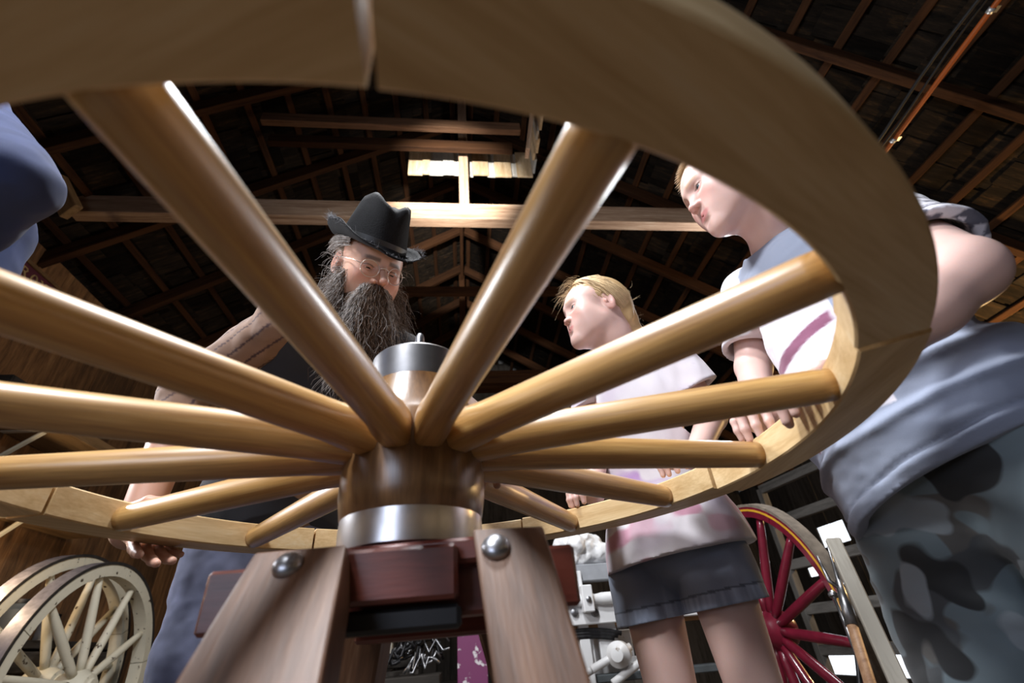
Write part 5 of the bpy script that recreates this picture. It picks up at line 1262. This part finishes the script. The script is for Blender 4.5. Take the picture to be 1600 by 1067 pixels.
# orange conduit and black cables under the right roof slope
c0 = at(1375, 248, z=2.95); c1 = at(1566, -8, z=2.95); dC = nrm(c1 - c0)
cn = thing('conduit', 'orange electrical conduit pipe with metal saddles along the right roof slope', 'pipe', c0)
tube('pipe', [c0 - dC * 1.6, c0, c1, c1 + dC * 1.2], .0125, M['conduit'], cn, 14)
for (u, v) in ((1396, 219), (1548, 16)):
    p = at(u, v, z=2.95); s_ = np.cross(dC, EZ); 
    V, Fc = tube_mesh([p - dC * .012, p + dC * .012], .0155, 14); cl = mesh_obj('saddle', V, Fc, M['galv'], cn, None, True)
    bar('saddle_tab', p - s_ * .01 + EZ * .012, p - s_ * .05 + EZ * .012, .03, .003, M['galv'], cl, c=.001)
for k, off in enumerate((.055, .105)):
    s_ = np.cross(dC, EZ); n_ = 24
    P = [c0 - dC * 1.4 + dC * (3.2 * i / n_) + s_ * off + EZ * (.012 * math.sin(i * .9 + k)) for i in range(n_ + 1)]
    tag(tube('cable', P, .006 + .003 * k, M['black'], None, 8), ('thin black cable next to the orange conduit', 'thicker black cable, the outer one beside the orange conduit')[k], 'cable')

# back of the shed: door, bench with vice, blocks, heap of irons, tin and magenta panel
dt = TB - .06
dr = thing('door_1', 'dark ledged and braced plank door at the back of the shed', None, B(-.6, dt, 0), kind='structure')
for i in range(7): bar('board', B(-1.05 + i * .165, dt, .02), B(-1.05 + i * .165, dt, 2.05), .158, .03, M['darkwood'], dr, up=EY)
for z in (.3, 1.1, 1.85): bar('ledge', B(-1.12, dt - .035, z), B(.02, dt - .035, z), .03, .13, M['darkwood'], dr)
bar('brace', B(-1.08, dt - .035, .36), B(-.05, dt - .035, 1.06), .03, .11, M['darkwood'], dr, up=EY)
for s in (-1.18, .10): bar('post', B(s, dt - .02, 0), B(s, dt - .02, 2.2), .09, .07, M['greywood'], dr, up=EY)
bar('hasp', B(-.02, dt - .06, 1.0), B(-.02, dt - .06, 1.22), .03, .012, M['iron'], dr, up=EY)
bq = toB(at(600, 1040, y=3.4))
bench('workbench', 'black iron-topped bench behind the stand carrying the vice', B(bq[0] - .42, 3.75, 0), B(bq[0] + .22, 3.75, 0), .42, .60, M['darkwood'], -EY)
def vice(P):
    root = thing('bench_vice', 'black bench vice on a tall post behind the stand', 'vice', P); P = np.asarray(P)
    lathe('post', [(.055, 0), (.04, .02), (.035, .16), (.05, .18), (.01, .182)], M['iron'], root, P, n=20)
    for s in (-1, 1): bar('jaw', P + EX * s * .045 + EZ * .17 - EY * .07, P + EX * s * .045 + EZ * .17 + EY * .07, .05, .10, M['iron'], root)
    tube('screw', [P - EX * .18 + EZ * .19, P + EX * .05 + EZ * .19], .014, M['iron_bright'], root, 10); hd = tube('handle', [P - EX * .17 + EZ * .10, P - EX * .17 + EZ * .33], .007, M['iron_bright'], root, 8)
zt = .6225
p = at(549, 1050, y=3.42); vice((p[0], p[1], zt))
for (u, v, L, w_, h, mt_, lab) in ((590, 1016, .16, .05, .07, 'carton', 'brown wooden block on the bench behind the stand'), (607, 1008, .07, .07, .075, 'palewood', 'small white block standing on the bench behind the stand'), (596, 1026, .27, .14, .025, 'hatch', 'flat tan board under the blocks on the bench behind the stand')):
    p = at(u, v, y=3.5); z0 = zt + .0125 if lab.startswith('flat') else zt + .025 + h / 2
    offcut((p[0], p[1] + (-.036 if lab.startswith('small') else .036 if lab.startswith('brown') else 0), z0), EX, L, w_, h, M[mt_], lab, 'wood_block')
for k, (a, b_) in enumerate((((600, 1024), (644, 985)), ((574, 1040), (594, 962)))):
    P0 = at(*a, y=3.44); P1 = at(*b_, y=3.50); mid = (P0 + P1) / 2 + np.array([.015, 0, -.015]); tag(tube('iron_rod', [P0, mid, P1], .005, M['iron_bright'], None, 8), ('long curved iron rod rising from the bench blocks', 'short straight iron rod above the vice')[k], 'rod')
hp = at(690, 1040, y=3.2); base_z = .50
pt = toB(at(729, 1010, y=3.0)); hp = B((toB(hp)[0] - .40 + pt[0] - .14) / 2, 3.10, 0); hw = (pt[0] - .14 - toB(hp)[0])
bench('workbench', 'low dark stand piled with scrap irons behind the wheel stand', B(toB(hp)[0] - hw, 3.31, 0), B(toB(hp)[0] + hw, 3.31, 0), .40, .52, M['darkwood'], -EY)
rr = random.Random(8); kinds = ('straight grey iron bar', 'bent dark iron hook', 'twisted worn iron rod', 'flat rusty strap', 'curved iron tongs arm')
for k in range(26):
    z = .56 + .014 * (k // 2) + rr.uniform(0, .01); c = hp + np.array([rr.uniform(-.14, .14), rr.uniform(-.10, .14), 0]); c[2] = z; an = rr.gauss(.5, .5); L = rr.uniform(.10, .26); d = np.array([math.cos(an), .3 * math.sin(an * 2), .45 * math.sin(an)])
    P = [c + d * L * q + np.array([0, 0, .05 * (1 - (q * 1.6) ** 2) * rr.choice((0, 1, 1.5))]) for q in np.linspace(-.6, .6, 9)]
    mn_ = min(q[2] for q in P); P = [q + EZ * max(0, .555 - mn_) for q in P]
    tag(tube('scrap_iron', P, rr.uniform(.005, .011), M[rr.choice(('iron', 'iron_bright', 'iron_bright', 'iron'))], None, 7), 'thin iron bar in the tangled scrap heap behind the stand', 'iron', 'scrap irons heaped behind the stand')
p = at(729, 1010, y=3.0); pt = toB(p)
mg = bar('painted_panel', B(pt[0] + .03, 3.02, .45), B(pt[0] + .03, 3.02, .715), .16, .012, M['magenta'], up=EY); tag(mg, 'magenta and white painted panel behind the right leg of the stand', 'panel')
sup = bench('workbench', 'narrow dark stool under the magenta panel', B(pt[0] - .10, 3.25, 0), B(pt[0] + .22, 3.25, 0), .34, .425, M['darkwood'], -EY)
jar(B(pt[0] + .015, 3.16, .4475), .05, .34, M['red'], M['red'], 'paint_tin', 'tall dark red tin behind the magenta panel', 'tin')

# white carriage undergear between the stand and the girl
def carriage():
    q = toB(at(930, 950, y=2.55)); s0, t0 = q[0], q[1]
    root = thing('carriage', 'white painted carriage undergear between the stand and the girl', 'carriage', B(s0, t0, 0))
    def p(u, v, y): return at(u, v, y=y)
    L_, R_ = -.42, .75
    def hb_(name, v, dv, dep, mt_, y=2.55, w_=.10, par=root, u0=868, u1=1150):
        a = p(u0, v, y); b2 = p(u1, v, y); z = (p(930, v, y))[2]; a = B(toB(a)[0], t0 + dep, z); b2 = B(toB(b2)[0], t0 + dep, z); return bar(name, a, b2, w_, dv, mt_, par)
    hb_('tray_board', 893, .075, .05, M['greypaint']); hb_('axle_bed', 956, .10, 0, M['white'])
    hb_('lower_rail', 975, .035, .04, M['carton']); hb_('bottom_plate', 1062, .03, .06, M['slate'])
    z = p(930, 936, 2.5)[2]; a = toB(p(868, 936, 2.5))[0]; b2 = toB(p(1000, 936, 2.5))[0]; T = np.linspace(0, 1, 25)
    tube('turned_bar', [B(a + (b2 - a) * q, t0 - .06, z) for q in T], [.026 + .012 * math.exp(-((q - .36) / .05) ** 2) - .006 * math.exp(-((q - .47) / .04) ** 2) for q in T], M['white'], root, 18)
    for u in (915, 1000):
        c = p(u, 938, 2.49); cl = box('clamp', B(toB(c)[0], t0 - .06, c[2] + .005), (.05, .10, .11), M['white'], root); 
        lathe('bolt', [(.012, 0), (.012, .012), (.004, .016)], M['iron_bright'], cl, B(toB(c)[0], t0 - .11, c[2]), -EY, 12)
    for u in (897, 930): c = p(u, 957, 2.49); lathe('bolt', [(.018, 0), (.017, .012), (.006, .017)], M['iron_bright'], root, B(toB(c)[0], t0 - .05, c[2]), -EY, 16)
    for k in range(3):
        P = []
        for u in np.linspace(880 + k * 8, 975 - k * 6, 12): c = p(u, 984 + 5 * k + 16 * ((u - 930) / 50) ** 2 * .35, 2.5); P.append(B(toB(c)[0], t0 - .02, c[2]))
        tube('spring_leaf', P, .011, M['iron'], root, 6)
    for (u0, v0, u1, v1) in ((925, 1046, 985, 1010), (958, 1068, 1000, 1035), (880, 1075, 925, 1046)):
        tube('strut', [p(u0, v0, 2.42), p(u1, v1, 2.45)], .016, M['white'], root, 10)
    for (u, v) in ((950, 1000), (912, 1005)): box('bracket', p(u, v, 2.56), (.09, .03, .16), M['white'], root, (EX, EY, EZ))
    a = p(885, 1035, 2.62); b2 = p(1000, 1030, 2.62); z = a[2]; bar('back_panel', B(toB(a)[0], t0 + .12, z), B(toB(b2)[0], t0 + .12, z), .02, .22, M['white'], root)
    lathe('wheel_hub', [(.035, -.06), (.05, -.03), (.05, .04), (.038, .055), (.026, .075), (.01, .078)], M['white'], root, p(968, 1022, 2.45), (-.3, -1, 0), 28)
    for s in (a, b2): bar('leg', B(toB(s)[0], t0 + .10, 0), B(toB(s)[0], t0 + .10, z), .06, .05, M['white'], root)
    bar('leg', B(toB(p(905, 950, 2.55))[0], t0, 0), B(toB(p(905, 950, 2.55))[0], t0, p(905, 893, 2.55)[2]), .05, .05, M['white'], root, up=EY)
    bar('leg', B(toB(p(1040, 950, 2.55))[0], t0, 0), B(toB(p(1040, 950, 2.55))[0], t0, p(1040, 893, 2.55)[2]), .05, .05, M['white'], root, up=EY)
    zt_ = p(930, 893, 2.55)[2] + .0375; rr = random.Random(5)
    f = Field(); sa, sb = toB(p(880, 880, 2.6))[0], toB(p(950, 880, 2.6))[0]
    for k in range(9): f.ell(B(sa + (sb - sa) * (k % 5 + .5) / 5, t0 + .05 + rr.uniform(-.03, .03), zt_ + .05 + .055 * (k // 5)), (.055, .05, .052), None, .012)
    f.ripple(folds(.014, 16, 301)); f.ripple(folds(.006, 40, 303)); f.half((0, 0, zt_ + .001), -EZ); V, Q = skin_mesh(f, .006)
    sh = quad_obj('bundle', V, Q, M['white']); tag(sh, 'crumpled white wrapped bundle on the white carriage', 'bundle')
    c = p(905, 868, 2.6); 
    P = [np.array([c[0] + rr.uniform(-.06, .06), c[1] + .02 + rr.uniform(-.02, .02), zt_ + .145 + rr.uniform(-.012, .02)]) for _ in range(9)]; tag(tube('wood_curl', P, .008, M['handle'], None, 6), 'brown twisted wood curl on the white bundle', 'wood')
carriage()

# pale board, long tool and iron rods leaning by the right wall; grey rack behind
a = at(1301, 842, y=1.75); b_ = at(1396, 1050, y=1.62); d = nrm(b_ - a); a = a - d * .0; e = a + d * (a[2] - .01) / -d[2] if d[2] < 0 else b_
pb = bar('leaning_board', a, e, .045, .022, M['palewood'], up=(-.3, -1, 0)); tag(pb, 'long pale board leaning behind the boy in camouflage trousers', 'board')
a = at(1332, 978, y=1.98); b_ = at(1362, 1075, y=1.92); d = nrm(b_ - a); e = a + d * (a[2] - .01) / -d[2]
tl = thing('long_handled_tool', 'wooden handled digging tool with an iron socket standing head up by the pale board', 'tool', e)
tube('handle', [a, (a + e) / 2, e], [.018, .019, .020], M['handle'], tl, 14); h_ = tube('socket', [a + (a - e) * .0, a - d * .09, a - d * .16], [.022, .018, .012], M['iron_bright'], tl, 12)
for k, (dx, dz) in enumerate(((-.05, .10), (.0, .14), (.045, .10))): tube('tine', [a - d * .13, a - d * .16 + RT * dx * .7, a - d * (.16 + dz) + RT * dx * 1.1], [.009, .008, .004], M['iron_bright'], h_, 8)
for k, (u0, v0, u1, v1) in enumerate(((1302, 930, 1352, 1075), (1322, 948, 1345, 1075), (1312, 962, 1362, 1070))):
    a = at(u0, v0, y=2.12 + .05 * k); b_ = at(u1, v1, y=2.02 + .05 * k); d = nrm(b_ - a); e = a + d * (a[2] - .01) / -d[2]; T = np.linspace(0, 1, 8)
    o = tube('iron_rod', [a + (e - a) * q + RT * .012 * math.sin(q * 6 + k) for q in T], .007 + .002 * k, M['iron_bright'] if k != 1 else M['iron'], None, 8)
    tag(o, ('iron rod with a knob end, outermost of the rods by the pale board', 'black iron rod just left of the wooden tool handle', 'thickest iron rod crossing behind the wooden tool handle')[k], 'rod')
    if k == 0: lathe('knob', [(.004, -.012), (.016, -.006), (.018, .004), (.012, .014), (.003, .017)], M['iron_bright'], o, a, -d, 16)
rk = thing('rack', 'grey weathered rack of posts and rails in front of the right wall', 'rack', at(1240, 1000, y=4.3) * [1, 1, 0])
a = at(1213, 762, y=4.3); b_ = at(1233, 884, y=4.3); c = at(1310, 728, y=3.5); e = at(1310, 862, y=3.5)
bar('post', np.array([b_[0], b_[1], 0]), np.array([b_[0], b_[1], a[2]]), .06, .06, M['greywood'], rk, up=EY); bar('post', np.array([c[0], c[1], 0]), np.array([c[0], c[1], a[2]]), .06, .06, M['greywood'], rk, up=EY)
for v in (762, 815, 884, 955, 1020): q = at(1230, v, y=4.3); bar('rail', np.array([b_[0], b_[1], q[2]]), np.array([c[0], c[1], q[2]]), .05, .07, M['greywood'], rk)
